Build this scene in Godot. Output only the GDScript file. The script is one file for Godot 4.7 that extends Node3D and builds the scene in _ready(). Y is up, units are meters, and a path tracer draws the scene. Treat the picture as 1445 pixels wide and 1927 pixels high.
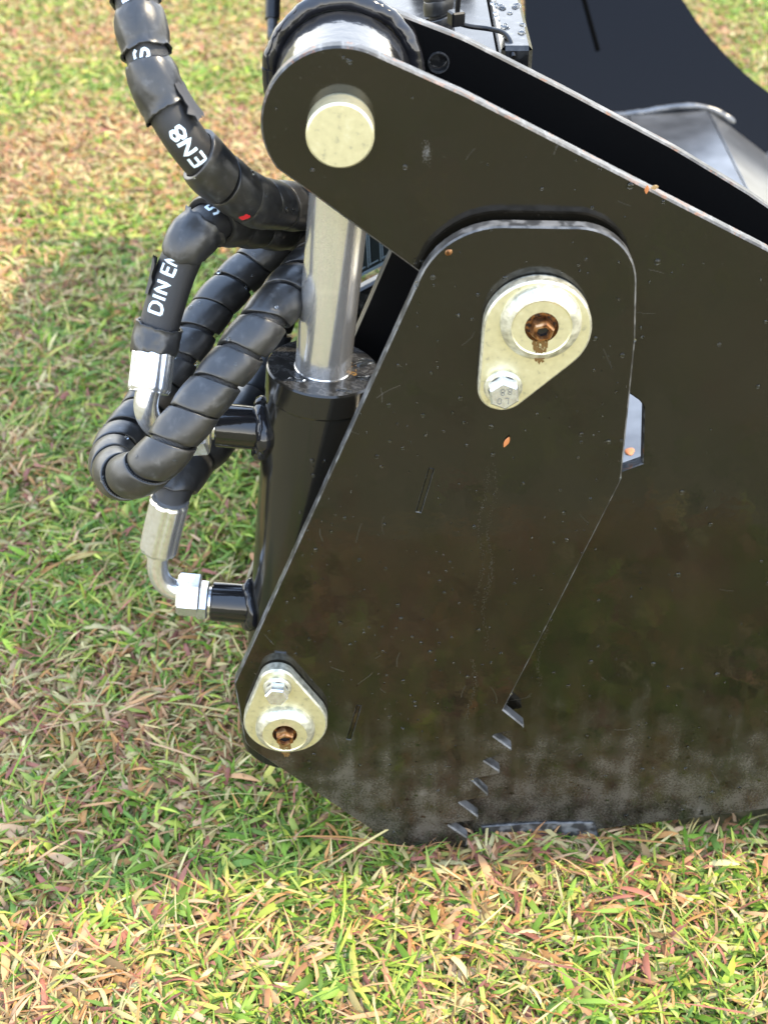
extends Node3D
# A clamp bucket standing in mown grass, seen close from its left side. Metres, y up, ground at 0; the front face of the clamp arm lies at z = 0.

class Shape:
	var v := PackedVector3Array()
	var n := PackedVector3Array()
	var uv := PackedVector2Array()
	var ix := PackedInt32Array()

	func tri(a: int, b: int, c: int) -> void:
		var g := (v[b] - v[a]).cross(v[c] - v[a])
		if g.dot(n[a] + n[b] + n[c]) > 0.0:
			ix.append_array(PackedInt32Array([a, c, b]))
		else:
			ix.append_array(PackedInt32Array([a, b, c]))

	func vert(p: Vector3, nn: Vector3, t := Vector2.ZERO) -> int:
		v.append(p); n.append(nn); uv.append(t)
		return v.size() - 1

	func flat(ps: Array, facing: Vector3) -> void:      # a flat convex polygon
		var g: Vector3 = (ps[1] - ps[0]).cross(ps[2] - ps[0]).normalized()
		if g.dot(facing) < 0.0:
			g = -g
		var s := v.size()
		for p: Vector3 in ps:
			vert(p, g, Vector2(p.x, p.y))
		for i in range(1, ps.size() - 1):
			tri(s, s + i, s + i + 1)

	func grid(rows: Array, out: Array, wrap_columns := false, wrap_rows := false) -> void:    # rows of points; out[r] = a point inside, normals face away from it
		var h := rows.size()
		var w: int = rows[0].size()
		var s := v.size()
		for r in h:
			for c in w:
				var c0 := c - 1
				var c1 := c + 1
				if wrap_columns:
					c0 = posmod(c0, w); c1 = c1 % w
				else:
					c0 = maxi(c0, 0); c1 = mini(c1, w - 1)
				var r0 := maxi(r - 1, 0)
				var r1 := mini(r + 1, h - 1)
				if wrap_rows:
					r0 = posmod(r - 1, h); r1 = (r + 1) % h
				var p: Vector3 = rows[r][c]
				var g: Vector3 = (rows[r][c1] - rows[r][c0]).cross(rows[r1][c] - rows[r0][c])
				if g.length_squared() < 1e-20:
					g = p - out[r]
				g = g.normalized()
				if g.dot(p - out[r]) < 0.0:
					g = -g
				vert(p, g, Vector2(float(c) / w, float(r) / h))
		for r in (h if wrap_rows else h - 1):
			for c in (w if wrap_columns else w - 1):
				var a := s + r * w + c
				var b := s + r * w + (c + 1) % w
				var d := s + ((r + 1) % h) * w + c
				var e := s + ((r + 1) % h) * w + (c + 1) % w
				tri(a, b, d); tri(b, e, d)

	func box(xf: Transform3D, size: Vector3, bevel := 0.0) -> void:
		var q := size * 0.5
		var b := bevel
		for ax in 3:
			for sg in [-1.0, 1.0]:
				var u := (ax + 1) % 3
				var w := (ax + 2) % 3
				var ps := []
				for k in [[-1, -1], [1, -1], [1, 1], [-1, 1]]:
					var p := Vector3.ZERO
					p[ax] = sg * q[ax]; p[u] = k[0] * (q[u] - b); p[w] = k[1] * (q[w] - b)
					ps.append(xf * p)
				var f := Vector3.ZERO
				f[ax] = sg
				flat(ps, xf.basis * f)
		if b > 0.0:
			for ax in 3:
				var u := (ax + 1) % 3
				var w := (ax + 2) % 3
				for k in [[-1, -1], [1, -1], [1, 1], [-1, 1]]:
					var ps := []
					for e in [[-1, 0], [1, 0], [1, 1], [-1, 1]]:
						var p := Vector3.ZERO
						p[ax] = e[0] * (q[ax] - b)
						p[u] = k[0] * (q[u] - (0.0 if e[1] == 0 else b)); p[w] = k[1] * (q[w] - (b if e[1] == 0 else 0.0))
						ps.append(xf * p)
					var f := Vector3.ZERO
					f[u] = k[0]; f[w] = k[1]
					flat(ps, xf.basis * f)

	func lathe(xf: Transform3D, prof: Array, seg := 40, smooth := false, facets := false, turn := 0.0) -> void:   # prof of (radius, height along the local y axis)
		if smooth:
			var rows := []
			var out := []
			for p: Vector2 in prof:
				var row := PackedVector3Array()
				for i in seg:
					var a := turn + TAU * i / seg
					row.append(xf * Vector3(cos(a) * p.x, p.y, sin(a) * p.x))
				rows.append(row)
				out.append(xf * Vector3(0, clampf(p.y, prof[0].y + 0.0001, prof[-1].y - 0.0001) if prof[-1].y > prof[0].y else p.y, 0))
			grid(rows, out, true)
			return
		for k in prof.size() - 1:
			var p: Vector2 = prof[k]
			var q: Vector2 = prof[k + 1]
			var m := Vector2(q.y - p.y, p.x - q.x).normalized()     # (radial, axial) when the profile runs upwards
			if facets:
				for i in seg:
					var a := turn + TAU * i / seg
					var b := turn + TAU * (i + 1) / seg
					var mid := (a + b) * 0.5
					var ps := [xf * Vector3(cos(a) * p.x, p.y, sin(a) * p.x), xf * Vector3(cos(b) * p.x, p.y, sin(b) * p.x), xf * Vector3(cos(b) * q.x, q.y, sin(b) * q.x), xf * Vector3(cos(a) * q.x, q.y, sin(a) * q.x)]
					if p.x < 1e-6:
						ps.remove_at(0)
					elif q.x < 1e-6:
						ps.remove_at(3)
					flat(ps, xf.basis * Vector3(cos(mid) * m.x, m.y, sin(mid) * m.x))
				continue
			var s := v.size()
			for i in seg:
				var a := turn + TAU * i / seg
				var nn := (xf.basis * Vector3(cos(a) * m.x, m.y, sin(a) * m.x)).normalized()
				vert(xf * Vector3(cos(a) * p.x, p.y, sin(a) * p.x), nn, Vector2(float(i) / seg, p.y))
				vert(xf * Vector3(cos(a) * q.x, q.y, sin(a) * q.x), nn, Vector2(float(i) / seg, q.y))
			for i in seg:
				var j := (i + 1) % seg
				tri(s + 2 * i, s + 2 * j, s + 2 * i + 1)
				tri(s + 2 * j, s + 2 * j + 1, s + 2 * i + 1)

	func tube(path: Path, s0: float, s1: float, r: Callable, seg := 20, step := 0.003, caps := true) -> void:
		var count := maxi(2, int((s1 - s0) / step) + 1)
		var rows := []
		var out := []
		for k in count + 1:
			var t := s0 + (s1 - s0) * k / count
			var f := path.at(t)
			var row := PackedVector3Array()
			for i in seg:
				var a := TAU * i / seg
				row.append(f * Vector3(cos(a) * r.call(t, a), sin(a) * r.call(t, a), 0))
			rows.append(row)
			out.append(f.origin)
		grid(rows, out, true)
		if caps:
			for e in [0, count]:
				var pts := []
				for p in rows[e]:
					pts.append(p)
				flat(pts, path.at(s0 if e == 0 else s1).basis.z * (-1.0 if e == 0 else 1.0))

	func blob(c: Vector3, size: Vector3, rng: RandomNumberGenerator, rough := 0.25, seg := 12) -> void:
		var rows := []
		var out := []
		var ph := rng.randf() * TAU
		for i in seg / 2 + 1:
			var th := PI * i / (seg / 2)
			var row := PackedVector3Array()
			for j in seg:
				var a := TAU * j / seg
				var k := 1.0 + rough * (sin(a * 2.0 + ph) * sin(th) * 0.6 + sin(a * 3.0 - ph * 2.0 + th * 2.0) * 0.4 * sin(th))
				row.append(c + Vector3(cos(a) * sin(th) * size.x * k, cos(th) * size.y * k, sin(a) * sin(th) * size.z * k))
			rows.append(row); out.append(c)
		grid(rows, out, true)


class Path:
	var p := PackedVector3Array()
	var f: Array[Basis] = []
	var s := PackedFloat32Array()
	var length := 0.0

	func _init(ctrl: Array, step := 0.002) -> void:
		for i in ctrl.size() - 1:
			var a: Vector3 = ctrl[maxi(i - 1, 0)]
			var b: Vector3 = ctrl[i]
			var c: Vector3 = ctrl[i + 1]
			var d: Vector3 = ctrl[mini(i + 2, ctrl.size() - 1)]
			var m := maxi(2, int(b.distance_to(c) / step))
			for k in m:
				p.append(b.cubic_interpolate(c, a, d, float(k) / m))
		p.append(ctrl[-1])
		var t := (p[1] - p[0]).normalized()
		var x := t.cross(Vector3.UP if absf(t.y) < 0.9 else Vector3.RIGHT).normalized()
		for i in p.size():
			if i:
				length += p[i].distance_to(p[i - 1])
			s.append(length)
			t = (p[mini(i + 1, p.size() - 1)] - p[maxi(i - 1, 0)]).normalized()
			x = (x - t * x.dot(t)).normalized()
			f.append(Basis(x, t.cross(x), t))

	func at(d: float) -> Transform3D:
		if d <= 0.0:
			return Transform3D(f[0], p[0] + f[0].z * d)
		if d >= length:
			return Transform3D(f[-1], p[-1] + f[-1].z * (d - length))
		var i := clampi(s.bsearch(d), 1, s.size() - 1)
		var k := (d - s[i - 1]) / maxf(s[i] - s[i - 1], 1e-9)
		var b := Basis(f[i - 1].x.lerp(f[i].x, k).normalized(), f[i - 1].y.lerp(f[i].y, k).normalized(), f[i - 1].z.lerp(f[i].z, k).normalized())
		return Transform3D(b, p[i - 1].lerp(p[i], k))

	func near(q: Vector3) -> float:
		var best := 0
		for i in p.size():
			if p[i].distance_squared_to(q) < p[best].distance_squared_to(q):
				best = i
		return s[best]

	func angle_of(d: float, dir: Vector3) -> float:     # the angle round the path at which its surface faces dir
		var g := at(d)
		return atan2(g.basis.y.dot(dir), g.basis.x.dot(dir))


const EYE := Vector3(0, 0.885, 0.7395)
var M := {}
var used := {}
var rng := RandomNumberGenerator.new()

# ------------------------------------------------------------------ naming and committing

func numbered(called: String) -> String:
	var k: int = used.get(called, 0)
	used[called] = k + 1
	return called if k == 0 else "%s_%03d" % [called, k]

func tag(o: Node, label := "", category := "", group := "", kind := "") -> void:
	for e in [["label", label], ["category", category], ["group", group], ["kind", kind]]:
		if e[1] != "":
			o.set_meta(e[0], e[1])

func thing(called: String, at: Vector3, label: String, category: String, group := "") -> Node3D:
	var o := Node3D.new()
	o.name = numbered(called)
	add_child(o)
	o.position = at
	o.set_meta("base", at)
	tag(o, label, category, group)
	return o

func arrays(sh: Shape, base: Vector3) -> Array:
	var a := []
	a.resize(Mesh.ARRAY_MAX)
	var pts := PackedVector3Array()
	pts.resize(sh.v.size())
	for i in sh.v.size():
		pts[i] = sh.v[i] - base
	a[Mesh.ARRAY_VERTEX] = pts
	a[Mesh.ARRAY_NORMAL] = sh.n
	a[Mesh.ARRAY_TEX_UV] = sh.uv
	a[Mesh.ARRAY_INDEX] = sh.ix
	return a

func obj(called: String, sh: Shape, mat: Material, parent: Node = null, rim: Shape = null, rim_mat: Material = null) -> MeshInstance3D:
	var o := MeshInstance3D.new()
	var base := Vector3.ZERO
	if parent:
		base = parent.get_meta("base")
	var m := ArrayMesh.new()
	m.add_surface_from_arrays(Mesh.PRIMITIVE_TRIANGLES, arrays(sh, base))
	m.surface_set_material(0, mat)
	if rim:
		m.add_surface_from_arrays(Mesh.PRIMITIVE_TRIANGLES, arrays(rim, base))
		m.surface_set_material(1, rim_mat)
	o.mesh = m
	o.set_meta("base", base)
	if parent:
		o.name = called
		parent.add_child(o, true)
	else:
		o.name = numbered(called)
		add_child(o)
	return o

# ------------------------------------------------------------------ shapes

func rounded(corners: Array) -> PackedVector2Array:    # corners of [point, radius] in order
	var out := PackedVector2Array()
	var m := corners.size()
	for i in m:
		var p: Vector2 = corners[i][0]
		var r: float = corners[i][1]
		if r <= 0.0:
			out.append(p)
			continue
		var a: Vector2 = (corners[(i + m - 1) % m][0] - p)
		var b: Vector2 = (corners[(i + 1) % m][0] - p)
		var half := absf(a.angle_to(b)) * 0.5
		var t := minf(r / tan(half), 0.49 * minf(a.length(), b.length()))
		r = t * tan(half)
		var p0 := p + a.normalized() * t
		var p1 := p + b.normalized() * t
		var c := p + (a.normalized() + b.normalized()).normalized() * (r / sin(half))
		var a0 := (p0 - c).angle()
		var sweep := angle_difference(a0, (p1 - c).angle())
		var k := maxi(2, int(absf(sweep) / 0.12))
		for j in k + 1:
			out.append(c + Vector2.from_angle(a0 + sweep * j / k) * r)
	return out

func circle(c: Vector2, r: float, seg := 40) -> PackedVector2Array:
	var out := PackedVector2Array()
	for i in seg:
		out.append(c + Vector2.from_angle(TAU * i / seg) * r)
	return out

func inset(poly: PackedVector2Array, d: float) -> PackedVector2Array:   # moved inwards by d, vertex for vertex
	var out := PackedVector2Array()
	var m := poly.size()
	var ccw := not Geometry2D.is_polygon_clockwise(poly)
	for i in m:
		var e0 := (poly[i] - poly[(i + m - 1) % m]).normalized()
		var e1 := (poly[(i + 1) % m] - poly[i]).normalized()
		var n0 := Vector2(-e0.y, e0.x)
		var n1 := Vector2(-e1.y, e1.x)
		var b := n0 + n1
		b = b / maxf(b.length_squared(), 0.3) * 2.0
		out.append(poly[i] + b * (d if signed_area(poly) > 0.0 else -d))
	return out

func signed_area(poly: PackedVector2Array) -> float:
	var a := 0.0
	for i in poly.size():
		a += poly[i].cross(poly[(i + 1) % poly.size()])
	return a * 0.5

func keyhole(outer: PackedVector2Array, hole: PackedVector2Array) -> PackedVector2Array:
	if (signed_area(outer) > 0.0) == (signed_area(hole) > 0.0):
		hole = hole.duplicate()
		hole.reverse()
	var bi := 0
	var bj := 0
	var best := 1e9
	for i in outer.size():
		for j in hole.size():
			var d := outer[i].distance_squared_to(hole[j])
			if d < best:
				best = d; bi = i; bj = j
	var out := PackedVector2Array()
	for i in bi + 1:
		out.append(outer[i])
	for j in hole.size() + 1:
		out.append(hole[(bj + j) % hole.size()])
	for i in range(bi, outer.size()):
		out.append(outer[i])
	return out

func sheet_face(sh: Shape, poly: PackedVector2Array, holes: Array, z: float, facing: float) -> void:
	var whole := poly
	for hole in holes:
		whole = keyhole(whole, hole)
	var t := Geometry2D.triangulate_polygon(whole)
	if t.is_empty():
		push_warning("no triangles")
	var s := sh.v.size()
	for p in whole:
		sh.vert(Vector3(p.x, p.y, z), Vector3(0, 0, facing), Vector2((p.x + 0.15) / 0.65, 1.0 - p.y / 0.65))
	for i in range(0, t.size(), 3):
		sh.tri(s + t[i], s + t[i + 1], s + t[i + 2])

func rim_strip(sh: Shape, a: PackedVector2Array, za: float, b: PackedVector2Array, zb: float, inward: float) -> void:
	var m := a.size()
	for i in m:
		var j := (i + 1) % m
		var e := (a[j] - a[i]).normalized()
		var nn := Vector2(e.y, -e.x) * (1.0 if signed_area(a) > 0.0 else -1.0) * inward
		var dz := (zb - za)
		var da := (b[i] - a[i]).dot(nn) + (b[j] - a[j]).dot(nn)
		var nv := Vector3(nn.x, nn.y, 0) if absf(da) < 1e-7 else Vector3(nn.x, nn.y, signf(dz) * -signf(da) * -1.0 * -1.0).normalized()
		var ps := [Vector3(a[i].x, a[i].y, za), Vector3(a[j].x, a[j].y, za), Vector3(b[j].x, b[j].y, zb), Vector3(b[i].x, b[i].y, zb)]
		sh.flat(ps, nv)

func plate(poly: PackedVector2Array, holes: Array, z: float, thick: float, bevel := 0.0008, hole_bevel := 0.0008) -> Array:   # [faces, rims] of a flat cut sheet of steel
	var face := Shape.new()
	var rim := Shape.new()
	var small := inset(poly, bevel)
	var wide := []
	for hole in holes:
		wide.append(inset(hole, -hole_bevel))
	sheet_face(face, small, wide, z, 1.0)
	sheet_face(face, small, wide, z - thick, -1.0)
	rim_strip(rim, small, z, poly, z - bevel, 1.0)
	rim_strip(rim, poly, z - bevel, poly, z - thick + bevel, 1.0)
	rim_strip(rim, poly, z - thick + bevel, small, z - thick, 1.0)
	for i in holes.size():
		rim_strip(rim, wide[i], z, holes[i], z - hole_bevel, -1.0)
		rim_strip(rim, holes[i], z - hole_bevel, holes[i], z - thick + hole_bevel, -1.0)
		rim_strip(rim, holes[i], z - thick + hole_bevel, wide[i], z - thick, -1.0)
	return [face, rim]

func bead(ctrl: Array, r: float, seed_: int, lump := 0.25) -> Shape:      # a weld bead along a line
	var sh := Shape.new()
	var path := Path.new(ctrl)
	var nz := FastNoiseLite.new()
	nz.seed = seed_
	nz.frequency = 45.0
	sh.tube(path, 0, path.length, func(t: float, a: float) -> float: return r * (1.0 + lump * nz.get_noise_3d(t, cos(a) * 0.006, sin(a) * 0.006) * 2.0), 14, 0.0012)
	return sh

func ring_points(c: Vector3, axis: Vector3, r: float, a0: float, a1: float, seg: int) -> Array:
	var b := axis_basis(axis)
	var out := []
	for i in seg + 1:
		var a := a0 + (a1 - a0) * i / seg
		out.append(c + b.x * cos(a) * r + b.z * sin(a) * r)
	return out

func axis_basis(axis: Vector3) -> Basis:      # local y along the axis
	var y := axis.normalized()
	var x := y.cross(Vector3.BACK if absf(y.z) < 0.9 else Vector3.UP).normalized()
	return Basis(x, y, x.cross(y))

func place(axis: Vector3, at: Vector3) -> Transform3D:
	return Transform3D(axis_basis(axis), at)

# spiral guard: one plastic band wound round the hose
func spiral(path: Path, s0: float, s1: float, pitch: float, cover: float, r_in: float, bulge: float, phase := 0.0, seed_ := 1, hand := 1.0, flare := 0.0006) -> Shape:
	var sh := Shape.new()
	var nz := FastNoiseLite.new()
	nz.seed = seed_
	nz.frequency = 0.35
	var th := 0.0015
	var prof := [[0.0, 0.0], [0.0, th * 0.7 + bulge * 0.35], [0.02, th + bulge * 0.45], [0.10, th + bulge * 0.62], [0.3, th + bulge * 0.92], [0.5, th + bulge], [0.7, th + bulge * 0.92], [0.9, th + bulge * 0.62 + flare * 0.3], [0.98, th + bulge * 0.45 + flare * 0.8], [1.0, th * 0.7 + bulge * 0.36 + flare], [1.0, flare * 0.5], [0.93, 0.0]]
	var turns := (s1 - s0) / pitch
	var count := int(turns * 56)
	var rows := []
	var out := []
	for k in count + 1:
		var t := turns * k / count
		var a := phase + hand * TAU * t
		var row := PackedVector3Array()
		var sc := s0 + pitch * t + 0.0045 * nz.get_noise_1d(t * 1.1)
		var wob := 1.0 + 0.3 * nz.get_noise_2d(t * 5.0, 9.0)
		var o := Vector3.ZERO
		for e in prof:
			var f := path.at(clampf(sc + (e[0] - 0.5) * pitch * cover, s0 - 0.002, s1 + 0.002))
			var r: float = r_in + 0.0004 + e[1] * wob
			row.append(f * Vector3(cos(a) * r, sin(a) * r, 0))
			o = f.origin
		rows.append(row)
		out.append(path.at(sc).origin)
	sh.grid(rows, out)
	return sh

# stroke lettering that lies on a surface; unit box 0..1 high
func strokes(ch: String) -> Array:
	match ch:
		"D": return [[Vector2(0, 0), Vector2(0, 1), Vector2(0.35, 1), Vector2(0.6, 0.85), Vector2(0.7, 0.5), Vector2(0.6, 0.15), Vector2(0.35, 0), Vector2(0, 0)]]
		"I": return [[Vector2(0.05, 0), Vector2(0.05, 1)]]
		"N": return [[Vector2(0, 0), Vector2(0, 1), Vector2(0.65, 0), Vector2(0.65, 1)]]
		"E": return [[Vector2(0.6, 1), Vector2(0, 1), Vector2(0, 0), Vector2(0.6, 0)], [Vector2(0, 0.52), Vector2(0.5, 0.52)]]
		"8": return [[Vector2(0.3, 0.53), Vector2(0.08, 0.65), Vector2(0.08, 0.87), Vector2(0.3, 1), Vector2(0.52, 0.87), Vector2(0.52, 0.65), Vector2(0.3, 0.53), Vector2(0.02, 0.38), Vector2(0.02, 0.13), Vector2(0.3, 0), Vector2(0.58, 0.13), Vector2(0.58, 0.38), Vector2(0.3, 0.53)]]
		"S": return [[Vector2(0.6, 0.82), Vector2(0.45, 0.98), Vector2(0.18, 0.98), Vector2(0.03, 0.8), Vector2(0.08, 0.62), Vector2(0.55, 0.42), Vector2(0.62, 0.22), Vector2(0.47, 0.02), Vector2(0.17, 0.02), Vector2(0, 0.2)]]
		"5": return [[Vector2(0.55, 1), Vector2(0.1, 1), Vector2(0.05, 0.55), Vector2(0.35, 0.6), Vector2(0.57, 0.42), Vector2(0.55, 0.15), Vector2(0.3, 0), Vector2(0, 0.1)]]
		"2": return [[Vector2(0.03, 0.8), Vector2(0.2, 1), Vector2(0.45, 0.98), Vector2(0.56, 0.75), Vector2(0.42, 0.5), Vector2(0, 0), Vector2(0.6, 0)]]
		"0": return [[Vector2(0.3, 0), Vector2(0.05, 0.2), Vector2(0.05, 0.8), Vector2(0.3, 1), Vector2(0.55, 0.8), Vector2(0.55, 0.2), Vector2(0.3, 0)]]
		"L": return [[Vector2(0, 1), Vector2(0, 0), Vector2(0.5, 0)]]
		"V": return [[Vector2(0, 1), Vector2(0.32, 0), Vector2(0.64, 1)]]
		".": return [[Vector2(0.0, 0), Vector2(0.0, 0.1)]]
	return []

func letter(sh: Shape, ch: String, width: float, put: Callable) -> void:   # put(x, y) -> [point, normal]
	for line in strokes(ch):
		var pts := PackedVector2Array()
		for i in line.size() - 1:
			for k in 4:
				pts.append(line[i].lerp(line[i + 1], k / 4.0))
		pts.append(line[-1])
		var s := sh.v.size()
		for i in pts.size():
			var e := (pts[mini(i + 1, pts.size() - 1)] - pts[maxi(i - 1, 0)]).normalized()
			var side := Vector2(-e.y, e.x) * width * 0.5
			for q in [pts[i] + side, pts[i] - side]:
				var g: Array = put.call(q.x, q.y)
				sh.vert(g[0], g[1])
		for i in pts.size() - 1:
			sh.tri(s + 2 * i, s + 2 * i + 1, s + 2 * i + 2)
			sh.tri(s + 2 * i + 1, s + 2 * i + 3, s + 2 * i + 2)

func hose_print(path: Path, text: Array, s0: float, size: float, r: float, facing: Vector3) -> Shape:    # text of [letter, place along in units of size]
	var sh := Shape.new()
	for e in text:
		var base: float = s0 + e[1] * size
		var f := path.at(base)
		var th := path.angle_of(base, facing)
		var up := Vector3(cos(th), sin(th), 0)
		var et := Vector3(-sin(th), cos(th), 0)
		var sg := signf(up.cross(Vector3(0, 0, 1)).dot(et))
		letter(sh, e[0], 0.2, func(x: float, y: float) -> Array:
			var g := path.at(base + x * size)
			var a := path.angle_of(base, facing) + sg * (y - 0.5) * size / r
			return [g * Vector3(cos(a) * r, sin(a) * r, 0), g.basis * Vector3(cos(a), sin(a), 0)])
	return sh

# drops of water sitting on a face
func drops(called: String, parent: Node, spots: Array, mat: Material) -> void:   # spots of [point, normal, radius]
	var ball := SphereMesh.new()
	ball.radius = 1.0
	ball.height = 2.0
	ball.radial_segments = 14
	ball.rings = 7
	ball.material = mat
	var mm := MultiMesh.new()
	mm.transform_format = MultiMesh.TRANSFORM_3D
	mm.mesh = ball
	mm.instance_count = spots.size()
	var base: Vector3 = parent.get_meta("base")
	for i in spots.size():
		var b := axis_basis(spots[i][1])
		var r: float = spots[i][2]
		mm.set_instance_transform(i, Transform3D(Basis(b.x * r, b.y * r * 0.62, b.z * r), spots[i][0] - base))
	var o := MultiMeshInstance3D.new()
	o.multimesh = mm
	o.name = called
	tag(o, "", "", "", "stuff")
	parent.add_child(o, true)

func scatter(poly: PackedVector2Array, z: float, count: int, low: float, high: float, avoid: Array = []) -> Array:
	var out := []
	var lo := poly[0]
	var hi := poly[0]
	for p in poly:
		lo = lo.min(p); hi = hi.max(p)
	var guard := 0
	while out.size() < count and guard < 20000:
		guard += 1
		var p := Vector2(rng.randf_range(lo.x, hi.x), rng.randf_range(lo.y, hi.y))
		if not Geometry2D.is_point_in_polygon(p, poly):
			continue
		var ok := true
		for a in avoid:
			if p.distance_to(a[0]) < a[1]:
				ok = false
		if ok:
			out.append([Vector3(p.x, p.y, z), Vector3.BACK, low + (high - low) * pow(rng.randf(), 3.0)])
	return out

# ------------------------------------------------------------------ materials

func noise(seed_: int, freq: float, octaves := 4, kind := FastNoiseLite.TYPE_SIMPLEX_SMOOTH) -> FastNoiseLite:
	var f := FastNoiseLite.new()
	f.seed = seed_; f.frequency = freq; f.fractal_octaves = octaves; f.noise_type = kind
	return f

func noise_tex(seed_: int, freq: float, stops: Array, octaves := 4, size := 512, as_normal := 0.0) -> NoiseTexture2D:
	var t := NoiseTexture2D.new()
	t.noise = noise(seed_, freq, octaves)
	t.seamless = true
	t.width = size; t.height = size
	if as_normal > 0.0:
		t.as_normal_map = true
		t.bump_strength = as_normal
	else:
		var g := Gradient.new()
		var at := PackedFloat32Array()
		var cs := PackedColorArray()
		for s in stops:
			at.append(s[0]); cs.append(s[1])
		g.offsets = at
		g.colors = cs
		t.color_ramp = g
	return t

func lin(r: float, g: float, b: float) -> Color:
	return Color(r, g, b).linear_to_srgb()

func simple(called: String, c: Color, rough: float, metal := 0.0, spec := 0.5) -> StandardMaterial3D:
	var m := StandardMaterial3D.new()
	m.resource_name = called
	m.albedo_color = c
	m.roughness = rough
	m.metallic = metal
	m.metallic_specular = spec
	M[called] = m
	return m

func tri_map(m: StandardMaterial3D, scale: float) -> void:
	m.uv1_triplanar = true
	m.uv1_scale = Vector3.ONE * scale

func gray(v: float) -> Color:
	return Color(v, v, v)

func materials() -> void:
	# black paint of the plates: dirt splashed up from the grass, drying in specks and runs
	var size := 1024
	var patch := noise(4, 0.006, 4).get_image(size, size)
	var grain := noise(9, 0.30, 3).get_image(size, size)
	var streak := noise(14, 0.012, 4).get_image(size, size)
	var film := noise(21, 0.02, 5).get_image(size, size)
	var fleck := noise(33, 0.33, 1).get_image(size, size)
	var pb := patch.get_data()
	var gb := grain.get_data()
	var sb := streak.get_data()
	var fb := film.get_data()
	var kb := fleck.get_data()
	var col := PackedByteArray()
	var rgh := PackedByteArray()
	col.resize(size * size * 3)
	rgh.resize(size * size)
	for y in size:
		var h := 0.65 * (1.0 - float(y) / size)
		for x in size:
			var i := y * size + x
			var g := gb[i] / 255.0
			var splash := clampf(1.45 - (h - 0.02) / 0.095 + 0.7 * (sb[(x * 3) % size] / 255.0 - 0.5) + 0.5 * (fb[i] / 255.0 - 0.5), 0.0, 1.0)
			var run := sb[((((y / 6) + 40) % size) * size) + ((x * 2) % size)] / 255.0
			var d := splash * clampf(0.30 + (fb[i] / 255.0 - 0.5) * 0.5 + (run - 0.5) * 0.28 + (g - 0.5) * 0.42, 0.02, 1.0)
			d += 0.05 * clampf((pb[i] / 255.0 - 0.45) * 2.0, 0.0, 1.0) * clampf(g * 2.4 - 0.9, 0.0, 1.0)
			if kb[i] > 232 and g > 0.5:
				d += 0.22
			d = clampf(d, 0.0, 1.0)
			col[3 * i] = int(17 + 103 * d)
			col[3 * i + 1] = int(15 + 100 * d)
			col[3 * i + 2] = int(11 + 97 * d)
			rgh[i] = int(clampf(15 + 22 * (pb[i] / 255.0) + 12 * (g - 0.5) + 130 * d, 0, 255))
	# dark spots where drops have washed the dirt off again
	for k in 46:
		var c := Vector2(rng.randf_range(0.0, 0.34), 0.02 + 0.11 * rng.randf())
		var r := Vector2(rng.randf_range(0.0008, 0.0022), rng.randf_range(0.0007, 0.0014))
		var cx := int((c.x + 0.15) / 0.65 * size)
		var cy := int((1.0 - c.y / 0.65) * size)
		for dy in range(-4, 5):
			for dx in range(-4, 5):
				if Vector2(dx * 0.65 / size / r.x, dy * 0.65 / size / r.y).length() < 1.0:
					var i := posmod(cy + dy, size) * size + posmod(cx + dx, size)
					col[3 * i] = 16; col[3 * i + 1] = 15; col[3 * i + 2] = 12
					rgh[i] = 18
	# dried runs below the upper lock plate and a few scuffs and scratches through the paint
	var marks := []
	for e in [[Vector2(0.0637, 0.3727), 0.006, 0.115, 0.35], [Vector2(0.0696, 0.3759), 0.005, 0.12, 0.3], [Vector2(0.0692, 0.3176), 0.02, 0.10, 0.2], [Vector2(0.0624, 0.2097), 0.01, 0.06, 0.35], [Vector2(0.1125, 0.2392), 0.006, 0.07, 0.3]]:
		var q: Vector2 = e[0]
		for k in 240:
			var dn: float = e[2] * k / 240.0
			if rng.randf() < 0.55:
				marks.append([q + Vector2(0.0022 * sin(dn * 90.0 + q.x * 900.0) + rng.randfn(0.0, 0.0009), -dn), rng.randf_range(0.1, 0.6) * e[3]])
	for k in 70:
		var q := Vector2(rng.randf_range(-0.12, 0.45), rng.randf_range(0.02, 0.6))
		var dir := Vector2.from_angle(rng.randf() * TAU)
		var bend := rng.randf_range(-60.0, 60.0)
		var str := rng.randf_range(0.03, 0.13)
		for j in int(rng.randf_range(8, 36)):
			q += dir * 0.0005
			dir = dir.rotated(bend * 0.0005)
			marks.append([q, str])
	for k in 160:
		var g2 := Vector2(0.0238, 0.5754) + Vector2(rng.randfn(0.0, 0.0012), rng.randfn(0.0, 0.0032))
		marks.append([g2, 0.13])
	for e in marks:
		var px := int((e[0].x + 0.15) / 0.65 * size)
		var py := int((1.0 - e[0].y / 0.65) * size)
		if px < 0 or py < 0 or px >= size or py >= size:
			continue
		var i := py * size + px
		for ch in 3:
			col[3 * i + ch] = mini(200, int(col[3 * i + ch] + 150 * e[1]))
		rgh[i] = mini(255, rgh[i] + 80)
	var ci := ImageTexture.create_from_image(Image.create_from_data(size, size, false, Image.FORMAT_RGB8, col))
	var ri := ImageTexture.create_from_image(Image.create_from_data(size, size, false, Image.FORMAT_L8, rgh))
	var m := simple("plate_paint", Color.WHITE, 1.0, 0.0, 0.54)
	m.albedo_texture = ci
	m.roughness_texture = ri
	m.normal_enabled = true
	m.normal_scale = 0.10
	m.normal_texture = noise_tex(23, 0.016, [], 5, 1024, 3.0)
	m = simple("edge", Color.WHITE, 0.42, 0.15)
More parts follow.
